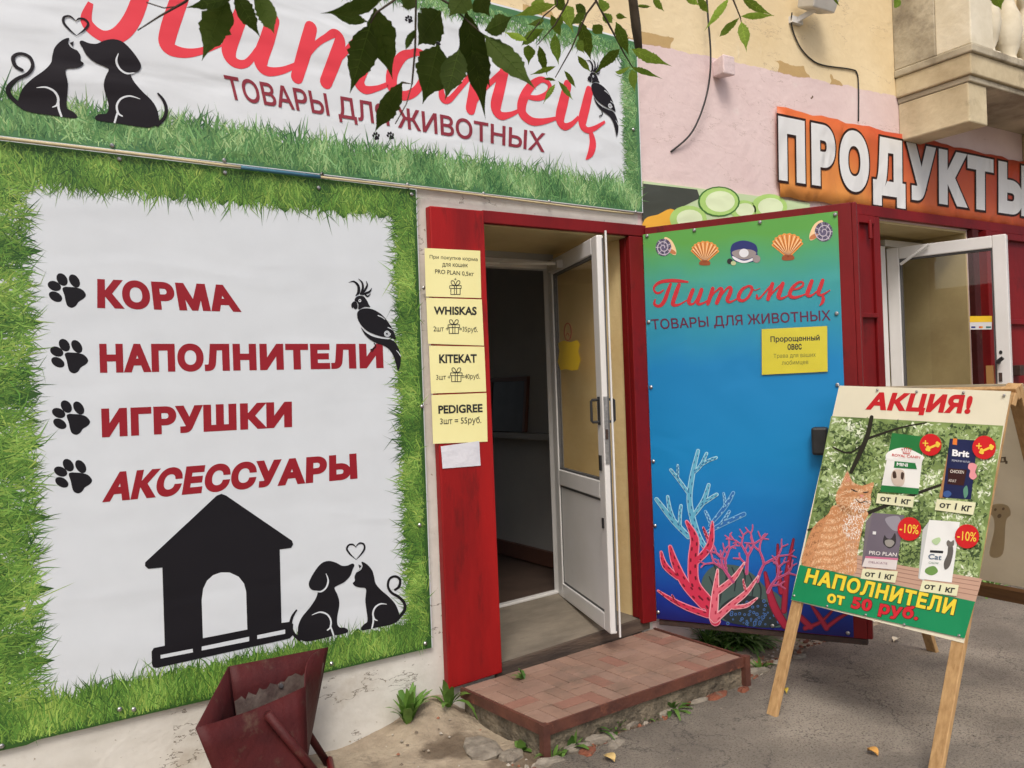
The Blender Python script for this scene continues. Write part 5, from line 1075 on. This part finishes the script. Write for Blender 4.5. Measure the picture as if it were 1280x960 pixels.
for b_, q in (('до', [(245,398),(165,398),(165,422),(245,428)]), ('д', [(188,478),(150,474),(150,508),(188,515)]), ('л', [(158,560),(126,556),(126,586),(158,592)])):
    text(mb, FR, b_, q, -.012, gh, offset=.03, mode='bbox')
mb.build('show_through_print', AB)
mb = MB(); gh2 = flat('show_through_dog', srgb(206,192,166), transl=.7); gh3 = flat('show_through_dark', srgb(140,122,100))
blob(mb, FR, [(178,600),(205,590),(240,592),(268,606),(280,640),(262,668),(262,800),(205,800),(215,700),(208,650),(190,625)], -.0125, gh2)
for x, y, r_ in ((212,612,6),(246,612,6),(232,640,9)): blob(mb, FR, ellipse(x,y,r_,r_,0,10), -.0118, gh3, sharp=True)
mb.build('dog_show_through_print', AB)
# ------------------------------------------------------------------ litter bin
LBN = thing('litter_bin', 'dented maroon steel litter bin tipped on its stand beneath the white banner', 'litter bin', (.9,-.3,.02))
rim = [np.array(p) for p in ((.630,-.412,.382),(.818,-.130,.443),(1.208,-.085,.432),(1.062,-.250,.385))]
WFp = lambda x, y, yy: Plane((0,yy,0),(1,0,0),(0,0,1),(0,-1,0)).at(x, y)
rim = [WFp(245,910,-.41), WFp(286,833,-.17), WFp(410,809,-.12), WFp(381,858,-.27)]
bot = [np.array(p) for p in ((.735,-.43,.06),(.84,-.20,.06),(1.09,-.17,.06),(1.02,-.40,.06))]
cen = sum(rim)/4
mr = M_['redold']
def plate(name, P_, th=.005, nx_=1, bend=None):
    P_ = [np.array(p, float) for p in P_]; n_ = np.cross(P_[1]-P_[0], P_[3]-P_[0]); n_ /= np.linalg.norm(n_)
    if n_@(cen-(P_[0]+P_[2])/2) < 0: n_ = -n_
    mb = MB(); N_ = 10; V = []
    for i in range(N_+1):
        s = i/N_; top = P_[0]*(1-s)+P_[1]*s; bo = P_[3]*(1-s)+P_[2]*s
        if bend is not None: top = top+np.array(bend)*math.sin(math.pi*s)*(1 if True else 0)
        for j in range(5):
            t_ = j/4; V.append((top*(1-t_)+bo*t_)+n_*.006*math.sin(3*s+2*t_)*math.sin(math.pi*s)*math.sin(math.pi*t_))
    mb.mesh(V, [(i*5+j, (i+1)*5+j, (i+1)*5+j+1, i*5+j+1) for i in range(N_) for j in range(4)], mr)
    o = mb.build(name, LBN, smooth=True); s_ = o.modifiers.new('thick', 'SOLIDIFY'); s_.thickness = th; s_.offset = 0; return o
plate('front_plate', [rim[0], rim[3], bot[3], bot[0]], bend=(.0,.0,-.012)); plate('back_plate', [rim[1], rim[2], bot[2], bot[1]]); plate('side_plate', [rim[0], rim[1], bot[1], bot[0]]); plate('side_plate', [rim[3], rim[2], bot[2], bot[3]], bend=(-.03,.0,.035))
mb = MB(); mb.face(bot, mr); o = mb.build('base_plate', LBN); o.modifiers.new('thick', 'SOLIDIFY').thickness = .005
m_soot = mat('grey_cement_residue', srgb(104,92,84), srgb(70,54,50), rough=.95, scale=14, bump=.5, bscale=40)
mb = MB(); bp = lambda s, t_: (rim[1]*(1-s)+rim[2]*s)*(1-t_)+(bot[1]*(1-s)+bot[2]*s)*t_
nb_ = np.cross(rim[2]-rim[1], bot[1]-rim[1]); nb_ /= np.linalg.norm(nb_); nb_ = nb_ if nb_[1] < 0 else -nb_
random.seed(9)
ss = np.linspace(.0,.97,26); tops = [.30-.16*s+random.uniform(-.03,.03) for s in ss]
mb.face([bp(s, t_)+nb_*.011 for s, t_ in zip(ss, tops)]+[bp(.97,.9)+nb_*.011, bp(0,.9)+nb_*.011], m_soot); mb.build('residue', LBN)
# pivots and stand
fp = lambda s, t_: (rim[0]*(1-s)+rim[3]*s)*(1-t_)+(bot[0]*(1-s)+bot[3]*s)*t_
fn = np.cross(rim[3]-rim[0], bot[0]-rim[0]); fn /= np.linalg.norm(fn); fn = fn if fn[1] < 0 else -fn
pv = fp(.60,.14)
mb = MB(); mb.tube([pv, pv+fn*.035], .009, M_['steel']); mb.build('pivot_bolt', LBN)
ft = np.array([pv[0]+.23, pv[1]-.05, .0]); ft[2] = gtop(ft[0], ft[1])-.01
mb = MB(); mb.tube([pv+fn*.028+np.array([-.012,0,.012]), ft], .017, M_['redold'], seg=12); mb.build('stand_leg', LBN, smooth=True)
pb = bp(.5,.25); nb2 = -nb_
mb = MB(); mb.tube([pb+nb_*.02, pb-nb_*.03], .009, M_['steel']); mb.build('pivot_bolt', LBN)
ft2 = np.array([pb[0]+.2, min(pb[1]+.02,-.05), .0]); mb = MB(); mb.tube([pb-nb_*.025, ft2], .015, M_['redold'], seg=12); mb.build('stand_leg', LBN, smooth=True)
mb = MB(); mb.tube([ft+np.array([0,0,.03]), ft2+np.array([0,0,.03])], .014, M_['red'], seg=10); mb.build('stand_bar', LBN, smooth=True)
# ------------------------------------------------------------------ weeds, stones, litter
m_weed = mat('weed_leaf', (1,1,1), (.8,.85,.75), rough=.5, scale=30, vcol=True, transl=.25)
def weed(name, x, y, label, n=12, hgt=.16, wid=.03, spread=.6, cat='weed', z=None, col=((.05,.14,.02),(.14,.26,.05)), group=None, flop=.5):
    z = gtop(x, y)-.005 if z is None else z; mb = MB()
    for k in range(n):
        a = random.uniform(0, 2*math.pi); L_ = hgt*random.uniform(.55,1.1); lean = random.uniform(.1, spread); w = wid*random.uniform(.7,1.2); t = random.random()
        c = [p+(q-p)*t for p, q in zip(*col)]; d = np.array([math.cos(a), math.sin(a), 0]); sd_ = np.array([-math.sin(a), math.cos(a), 0]); V = []
        N_ = 6; p0 = np.array([x, y, z])+d*random.uniform(0, .012)
        for i in range(N_+1):
            s = i/N_; ang = lean+flop*s*s*lean*2; r_ = L_*s
            p = p0+d*r_*math.sin(ang)+np.array([0,0,1])*r_*math.cos(ang); ww = w*math.sin(math.pi*min(.08+s*.9, 1))**.8*.5+.0008
            rip = .12*w*math.sin(s*18+k)
            V += [p-sd_*(ww+rip*.4)+d*.2*ww, p, p+sd_*(ww-rip*.4)+d*.2*ww]
        mb.mesh(V, [f_ for i in range(N_) for f_ in ((i*3, i*3+1, i*3+4, i*3+3), (i*3+1, i*3+2, i*3+5, i*3+4))], m_weed, tuple(c))
    return tag(mb.build(name, smooth=True), label, cat, group)
random.seed(21)
def gp_(x, y, z=.03):
    v = ray(x, y); t = (z-CAM[2])/v[2]; return (CAM+v*t)
p = gp_(510,905,.06); weed('dock_plant', p[0], min(p[1],-.05), 'bushy bright green weed at the foot of the whitewashed wall', n=34, hgt=.16, wid=.034, spread=.42, flop=.5, col=((.10,.22,.03),(.20,.36,.07)))
p = gp_(568,878,.12); weed('dock_plant', p[0]-.02, -.09, 'leggy weed growing in the corner of red panel and step', n=9, hgt=.14, wid=.034, spread=.75, z=.1, flop=.7, col=((.09,.19,.03),(.17,.30,.06)))
for (x, y, n_, h_, w_, lab) in ((712,938,16,.07,.03,'low weed clump in the rubble nearest the brown corner post of the step'), (738,920,14,.10,.02,'weed clump behind the pale stone slab near the brown corner post'), (838,893,22,.10,.018,'largest weed clump before the step front, right of its middle'), (652,935,6,.045,.03,'tiny seedling in the dirt left of the step')):
    p = gp_(x, y); weed('weed', p[0], p[1], lab, n=n_+6, hgt=h_*1.5, wid=w_, spread=1.0)
for (x, y, lab) in ((868,868,'sparse weed below the right end of the step front'), (905,812,'grass tuft by the right rear corner of the step'), (655,793+52,'tiny sprout in the joint between the threshold and the step')):
    p = gp_(x, y, .04 if y != 845 else .19); weed('weed', p[0], p[1], lab, n=8, hgt=.06, wid=.016, spread=.8, z=(None if y != 845 else .175))
random.seed(4)
gc = ((.08,.18,.03),(.20,.34,.08))
for k, (x, y, lab) in enumerate(((885,806,'grass clump under the sea poster nearest the step'), (912,803,'low grass clump under the middle of the sea poster'), (935,805,'grass clump under the sea poster just left of the A board leg'), (1237,745,'green grass clump seen beneath the rear leaf of the A board'))):
    p = gp_(x, y, .05); mb_x = weed('grass_clump', p[0], p[1], lab, n=90 if k < 3 else 50, hgt=.16, wid=.009, spread=1.25, cat='grass clump', col=gc)
    # spread the clump's blades out
    for v in mb_x.data.vertices: v.co.x = p[0]+(v.co.x-p[0])*1.8; v.co.y = p[1]+(v.co.y-p[1])*1.5
for k, (x, y, lab) in enumerate(((770,915,'short weed between the pale slab and the step front'), (800,902,'small leafy weed midway along the step front'), (690,948,'weed sprouting at the foot of the brown corner post'), (950,842,'grass sprig at the asphalt edge beside the left board leg'), (895,862,'weed beside the largest red brick fragment'))):
    p = gp_(x, y); weed('weed', p[0], min(p[1], -.5), lab, n=18, hgt=.085, wid=.015, spread=.9, col=((.08,.18,.03),(.17,.30,.06)))
# stones
m_rock = mat('grey_rubble', srgb(150,142,128), srgb(112,104,92), rough=.95, scale=18, bump=.7, bscale=50)
m_brick = mat('crumbled_brick', srgb(140,82,58), srgb(104,62,46), rough=.95, scale=16, bump=.8, bscale=45, c3=srgb(120,104,88), spot=(.58,.68), sscale=12)
def rock(name, x, y, sx_, sy_, sz_, rot, m, label, cat, group, z=None):
    mb = MB(); z = gtop(x, y) if z is None else z; nu, nv_ = 10, 7; V = []; ph_ = random.uniform(0, 9)
    for i in range(nv_+1):
        b_ = -math.pi/2+math.pi*i/nv_
        for k in range(nu):
            a = 2*math.pi*k/nu; e_ = lambda q_: math.copysign(abs(q_)**.65, q_)
            r_ = 1+.14*math.sin(2*a+ph_)*math.cos(b_)+.10*math.sin(3*a-ph_+2*b_)
            px_, py_, pz_ = e_(math.cos(a))*e_(math.cos(b_))*sx_*r_, e_(math.sin(a))*e_(math.cos(b_))*sy_*r_, e_(math.sin(b_))*sz_*r_
            V.append((x+px_*math.cos(rot)-py_*math.sin(rot), y+px_*math.sin(rot)+py_*math.cos(rot), z+sz_*.45+pz_))
    mb.mesh(V, [(i*nu+k, i*nu+(k+1) % nu, (i+1)*nu+(k+1) % nu, (i+1)*nu+k) for i in range(nv_) for k in range(nu)], m)
    return tag(mb.build(name), label, cat, group)
random.seed(8)
gl = 'grey stones edging the asphalt by the step'
for k, (x, y, s_) in enumerate(((688,956,.045),(722,940,.05),(752,928,.055),(792,908,.05),(832,896,.05),(872,884,.05),(905,866,.04),(925,858,.04),(950,848,.045),(978,838,.04),(1000,832,.035))):
    p = gp_(x, y, .03); rock('edging_stone', p[0], p[1]+.0, s_*1.25, s_*.55, .02, -.05+random.uniform(-.3,.3), m_rock, 'pale grey stone of the broken row edging the asphalt before the step', 'stone', gl, z=gz(p[0],p[1])+.006)
for k, (x, y, s_, lab) in enumerate(((770,935,.05,'flat pale stone slab lying among the weeds before the step'), (640,945,.05,'loose grey stone left of the brown corner post'), (602,935,.09,'broad flat broken slab at the left end of the step'))):
    p = gp_(x, y, .03); rock('loose_stone', p[0], p[1], s_*1.2, s_*.8, .018, random.uniform(0,3), m_rock, lab, 'stone', None, z=gz(p[0],p[1]))
for k, (x, y, s_, lab) in enumerate(((895,878,.075,'largest red brick fragment, below the middle of the step front'), (930,872,.04,'small red brick fragment at the right end of the step'), (735,945,.05,'red brick crumb nearest the brown corner post'), (862,886,.045,'dark brick fragment half buried before the step'))):
    p = gp_(x, y, .03); rock('brick_fragment', p[0], p[1], s_, s_*.55, .024, random.uniform(-.3,.5), m_brick, lab, 'brick', None, z=gz(p[0],p[1]))
# gravel in the gutter strip: too many to count
mb = MB()
for k in range(900):
    x = random.uniform(1.2, 4.6); y = edge_y(x)+random.uniform(-.05,.18) if random.random() < .6 else random.uniform(edge_y(x), -.05)
    if 1.84 < x < 3.08 and y > -.66: continue
    r_ = random.uniform(.003,.011); z = gz(x, y)+.004; c = random.choice((srgb(160,150,134), srgb(120,108,92), srgb(150,96,72), srgb(190,182,168)))
    a = random.uniform(0,3); V = [(x+r_*math.cos(a+t), y+r_*math.sin(a+t), z) for t in (0,1.7,3.3,4.9)]+[(x,y,z+r_*.8)]
    mb.mesh(V, [(0,1,4),(1,2,4),(2,3,4),(3,0,4)], m_tile, c)
for k in range(320):
    x = random.uniform(1.75, 4.3); y = edge_y(x)+abs(random.gauss(0,.05))
    if 1.84 < x < 3.09 and y > -.655: y = edge_y(x)+random.uniform(-.01,.03)
    r_ = random.uniform(.006,.019); z = gz(x, y)+.002; c = random.choice((srgb(150,140,124), srgb(112,100,86), srgb(146,92,68), srgb(120,74,56), srgb(176,168,154), srgb(92,80,66)))
    a = random.uniform(0,3); V = [(x+r_*random.uniform(.7,1.2)*math.cos(a+t), y+r_*random.uniform(.6,1.1)*math.sin(a+t), z) for t in (0,1.2,2.5,3.8,5.0)]; V += [(x+(q[0]-x)*.6, y+(q[1]-y)*.6, z+r_*random.uniform(.5,.9)) for q in V]
    mb.mesh(V, [(i_, (i_+1) % 5, 5+(i_+1) % 5, 5+i_) for i_ in range(5)]+[(5,6,7,8,9)], m_tile, c)
for k in range(260):
    x = random.uniform(1.5, 7); y = edge_y(x)-random.uniform(.02, 2.2)**1.5; r_ = random.uniform(.002,.005); z = gz(x, y)+.0225
    V = [(x+r_*math.cos(t), y+r_*math.sin(t), z) for t in (0,1.7,3.3,4.9)]+[(x,y,z+r_*.7)]; mb.mesh(V, [(0,1,4),(1,2,4),(2,3,4),(3,0,4)], m_tile, random.choice((srgb(170,160,144), srgb(70,62,54))))
tag(mb.build('gravel'), 'scattered grit and small gravel along the broken asphalt edge', 'gravel', kind='stuff')
# fallen leaves
def fallen(x, y, s_, c, label):
    p = gp_(x, y, .07); z = gtop(p[0], p[1])+.004; mb = MB(); V = []; a = random.uniform(0, 6); N_ = 8
    for i in range(N_+1):
        t = i/N_; w = s_*.38*math.sin(math.pi*min(t*.95+.03, 1))**.8
        for s in (-1, 0, 1): V.append((p[0]+(t-.5)*s_*math.cos(a)-s*w*math.sin(a), p[1]+(t-.5)*s_*math.sin(a)+s*w*math.cos(a), z+.012*abs(s)+.01*math.sin(t*3)))
    mb.mesh(V, [f_ for i in range(N_) for f_ in ((i*3, i*3+1, i*3+4, i*3+3), (i*3+1, i*3+2, i*3+5, i*3+4))], flat('dry_leaf_%d' % c[1], srgb(*c), bump=.3), None)
    o = mb.build('fallen_leaf', smooth=True); o.modifiers.new('thick', 'SOLIDIFY').thickness = .0008; tag(o, label, 'leaf', 'fallen leaves')
fallen(1091,941,.05,(214,160,84),'curled tan leaf lying on the asphalt between the A board legs')
fallen(762,944,.06,(220,190,126),'pale yellow leaf lying in the rubble before the step')
fallen(1120,803,.05,(226,214,190),'whitish scrap leaf on the asphalt behind the A board')
fallen(982,866,.035,(214,188,70),'small yellow leaf beside the left leg of the A board')
# ------------------------------------------------------------------ overhanging tree
TR = thing('maple_tree', 'ash leaved maple whose leafy twigs hang into view before the upper banner', 'tree', (-2.6,-4.6,0))
m_bark = mat('grey_brown_bark', srgb(92,80,64), srgb(60,52,42), rough=.95, scale=12, bump=.8, bscale=25, stretch=(1,1,.3), bdist=.02)
m_leaf = mat('maple_leaf', (1,1,1), (.72,.8,.62), rough=.6, scale=60, vcol=True, transl=.34, spec=.08)
mb = MB(); mb.tube(spline([(-2.6,-4.6,-.1),(-2.55,-4.55,1.0),(-2.6,-4.5,2.2),(-2.4,-4.4,3.4),(-2.5,-4.5,5.0)], n=4), [.2*(1-.02*i) for i in range(17)], m_bark, seg=12); mb.build('trunk', TR, smooth=True)
limb = spline([(-2.45,-4.42,3.1),(-1.2,-3.7,3.35),(0,-2.95,3.25),(.9,-2.35,3.1),(1.7,-1.9,3.05),(2.4,-1.6,3.0)], n=5)
mb = MB(); mb.tube(limb, np.linspace(.07,.012,len(limb)), m_bark, seg=8); mb.build('branch', TR, smooth=True)
LP = [(0,.03),(.05,.09),(.12,.25),(.2,.38),(.3,.475),(.4,.5),(.5,.47),(.56,.43),(.64,.36),(.72,.23),(.80,.125),(.9,.045),(1,0)]
_lp = np.array(LP); _u = np.linspace(0, 1, 22)**.9; LP = list(zip(_u, np.interp(_u, _lp[:, 0], _lp[:, 1])))
_q = spline([(a, b) for a, b in zip(_lp[:, 0], _lp[:, 1])], n=2); LP = [tuple(q) for q in _q]
random.seed(11)
def leaf(mb, b, t, w, d, col, dt=0.0, tilt=None):
    Bp = at_depth(*b, d); Tp_ = at_depth(*t, d*(1+(dt or random.uniform(-.05,.05)))); ax = Tp_-Bp; L_ = np.linalg.norm(ax); vd = (Bp-CAM)/np.linalg.norm(Bp-CAM)
    sd_ = np.cross(ax, vd); sd_ /= np.linalg.norm(sd_); nn = np.cross(sd_, ax/L_); tl = random.uniform(-.5,.5) if tilt is None else tilt
    s2 = sd_*math.cos(tl)+nn*math.sin(tl); n2 = np.cross(s2, ax/L_); wm = .88*w*d/FPX/max(.6, math.cos(tl)); V = []; cv_ = random.uniform(-.12,.12); fo = random.uniform(.05,.22)
    for i, (u_, h_) in enumerate(LP):
        ser = 1+(.045 if i % 2 else -.03); asym = random.uniform(.88,1.1)
        c0 = Bp+ax*u_+n2*cv_*L_*math.sin(math.pi*u_)
        V += [c0-s2*wm*h_*ser*asym+n2*fo*wm*h_-ax*.008*(i % 2), c0, c0+s2*wm*h_*ser/asym+n2*fo*wm*h_-ax*.008*(i % 2)]
    N_ = len(LP)-1; vc = tuple(np.array(col)*1.7); Mv = []
    for i in range(N_+1): o_ = V[i*3+1]-vd*.0012; ww = s2*wm*.016*(1-.7*i/N_); Mv += [o_-ww, o_+ww]
    mb.mesh(Mv, [(2*i, 2*i+1, 2*i+3, 2*i+2) for i in range(N_-2)], m_leaf, vc)
    for i in range(3, N_-3, 3):
        for sg in (0, 2): q0 = V[i*3+1]-vd*.001; q1 = V[(i+2)*3+sg]*.82+V[(i+2)*3+1]*.18-vd*.001; wv = ax*.006; mb.mesh([q0-wv, q0+wv, q1+wv*.3, q1-wv*.3], [(0,1,2,3)], m_leaf, vc)
    mb.mesh(V, [f_ for i in range(N_) for f_ in ((i*3, i*3+1, i*3+4, i*3+3), (i*3+1, i*3+2, i*3+5, i*3+4))], m_leaf, tuple(np.array(col)*random.uniform(.75,1.25)))
DK, MD, LTc = (.06,.09,.017), (.14,.215,.03), (.24,.34,.05)  # near leaves hang backlit; that shade is put into their darker green
ND = 1.35
mbl = MB(); mbt = MB()
twig = lambda pts, d, r_: mbt.tube([at_depth(x, y, d+dd) for x, y, dd in pts], r_, m_bark, seg=6)
dark = [((284,-4),(252,77),37),((294,-8),(326,48),22),((318,-12),(343,43),24),((292,-4),(230,10),14),((477,0),(400,17),20),((459,27),(411,16),15),((463,30),(437,118),38),((468,10),(491,100),38),((503,102),(468,166),26),((520,9),(500,8),6),((521,36),(507,64),9),
 ((551,14),(522,58),42),((548,56),(528,131),48),((574,62),(556,126),34),((582,14),(607,150),38),((606,44),(671,113),30),((606,38),(641,20),24),((598,-8),(613,22),30),((590,62),(613,111),20),((566,-6),(577,14),24),((586,-14),(560,22),30),((498,-10),(520,8),24)]
for b, t, w in dark: leaf(mbl, b, t, w, ND, DK)
twig([(463,29,0),(470,16,0),(496,-2,0),(510,-40,.02)], ND, [.0014,.0016,.002,.0025]); twig([(519,-40,0),(520,0,0),(519,60,0),(515,105,0),(503,103,0)], ND, .0016); twig([(515,105,0),(508,130,0),(494,155,0)], ND, .0009)
twig([(172,38,0),(200,20,0),(232,2,0),(250,-20,0),(300,-30,0)], ND, [.0008,.0014,.002,.002,.003]); twig([(183,3,0),(205,10,0),(222,8,0)], ND, .0009); twig([(578,20,0),(560,4,0),(540,-8,0),(520,-40,0)], ND, [.0014,.0018,.002,.003]); twig([(578,20,0),(600,40,0)], ND, .0012); twig([(292,-4,0),(300,-30,0)], ND, .003)
z6 = lambda x, y: (500+x/3.556, y/3.556)
right = [((690,20),(500,75),45),((670,66),(716,165),42),((690,148),(706,292),48),((738,24),(772,152),62),((800,88),(850,272),62),((640,128),(538,206),46),((562,180),(458,140),32),((571,200),(571,292),56),((618,204),(656,342),40),((692,295),(574,334),24),((730,314),(782,392),24),((692,358),(628,350),14),((690,374),(634,466),24),((704,360),(770,446),24),((790,178),(822,242),40),((790,248),(850,322),30),((976,218),(858,336),48),((960,98),(1020,254),52),((1022,296),(954,316),20),((1030,300),(1172,352),26),((1030,308),(1045,414),42),((1030,218),(1212,296),50),((858,110),(902,152),50),((900,58),(946,104),42),((960,68),(1012,80),26),((1050,28),(1116,30),14),((880,-10),(922,42),40),((602,0),(632,70),62),((822,58),(758,112),40),((690,-20),(740,60),50),((720,70),(690,130),36),((640,90),(560,110),30),((780,20),(830,70),44)]
RD = 2.3
for k, (b, t, w) in enumerate(right): leaf(mbl, z6(*b), z6(*t), w/3.556, RD+random.uniform(-.12,.12), MD if k % 3 else LTc)
tz = lambda L_, r_: twig([(*z6(x, y), 0) for x, y in L_], RD, r_)
tz([(850,-60),(872,5),(940,130),(1000,245),(1035,300)], [.004,.003,.0026,.002,.0015]); tz([(872,5),(830,60),(760,220),(690,345)], [.003,.0025,.002,.0012]); tz([(760,-60),(745,10),(690,110),(610,200)], [.003,.0026,.002,.001]); tz([(1030,-80),(1035,0),(1050,120),(1065,250)], [.011,.011,.012,.008]); tz([(690,-50),(700,20),(640,70),(560,180)], [.003,.002,.002,.001])
z7 = lambda x, y: (800+x/4.8, y/4.8)
r3 = [((78,-10),(147,71),40),((345,-20),(412,82),46),((270,-30),(360,36),46),((532,-8),(382,192),46),((612,-14),(806,98),50),((606,98),(814,92),40),((596,106),(476,222),44),((608,130),(640,316),66),((1150,-30),(1202,42),14),((-10,30),(72,42),14)]
for b, t, w in r3: leaf(mbl, z7(*b), z7(*t), w/4.8, 2.1, LTc)
twig([(*z7(520,-90),0),(*z7(560,0),0),(*z7(602,104),0),(*z7(607,132),0)], 2.1, [.003,.002,.0014,.001])
leaf(mbl, (1119,-6), (1121,9), 8, 2.1, MD); leaf(mbl, (1243,-12), (1252,13), 14, 2.1, LTc); twig([(300,-30,0),(510,-40,.02),(520,-40,0)], ND, .004)
# twigs above the frame tie the hanging sprays to the limb
for x, y, d in ((300,-30,ND),(519,-40,ND),(739,-17,RD),(790,-22,RD),(713,-17,RD),(694,-14,RD),(908,-19,2.1),(1119,-6,2.1),(1243,-12,2.1),(816,-2,2.1),(870,-4,2.1)):
    p = at_depth(x, y, d); q = limb[np.argmin([np.linalg.norm(l-p) for l in limb])]; mbt.tube(spline([p, (p*.6+q*.4)+np.array([0,0,.12]), q], n=4), .004, m_bark, seg=6)
# unseen upper crown: leaves along the limb above the frame
for k in range(420):
    c = limb[random.randrange(4, len(limb))]+np.array([random.gauss(0,.35), random.gauss(0,.3), abs(random.gauss(.15,.22))]); v = c-CAM; z_ = v@AW
    if z_ > .2 and 480+FPX*(v@AD)/z_ > -70: continue
    a = random.uniform(0,6.28); e_ = np.array([math.cos(a), math.sin(a), random.uniform(-.6,.2)]); sdd = np.cross(e_, (0,0,1.)); sdd /= np.linalg.norm(sdd); l = random.uniform(.06,.10); w = l*.24
    mbl.mesh([c, c+e_*l*.45+sdd*w, c+e_*l, c+e_*l*.45-sdd*w], [(0,1,2,3)], m_leaf, tuple(np.array(MD)*random.uniform(.7,1.3)))
mbl.build('foliage', TR, smooth=True); mbt.build('twigs', TR, smooth=True)
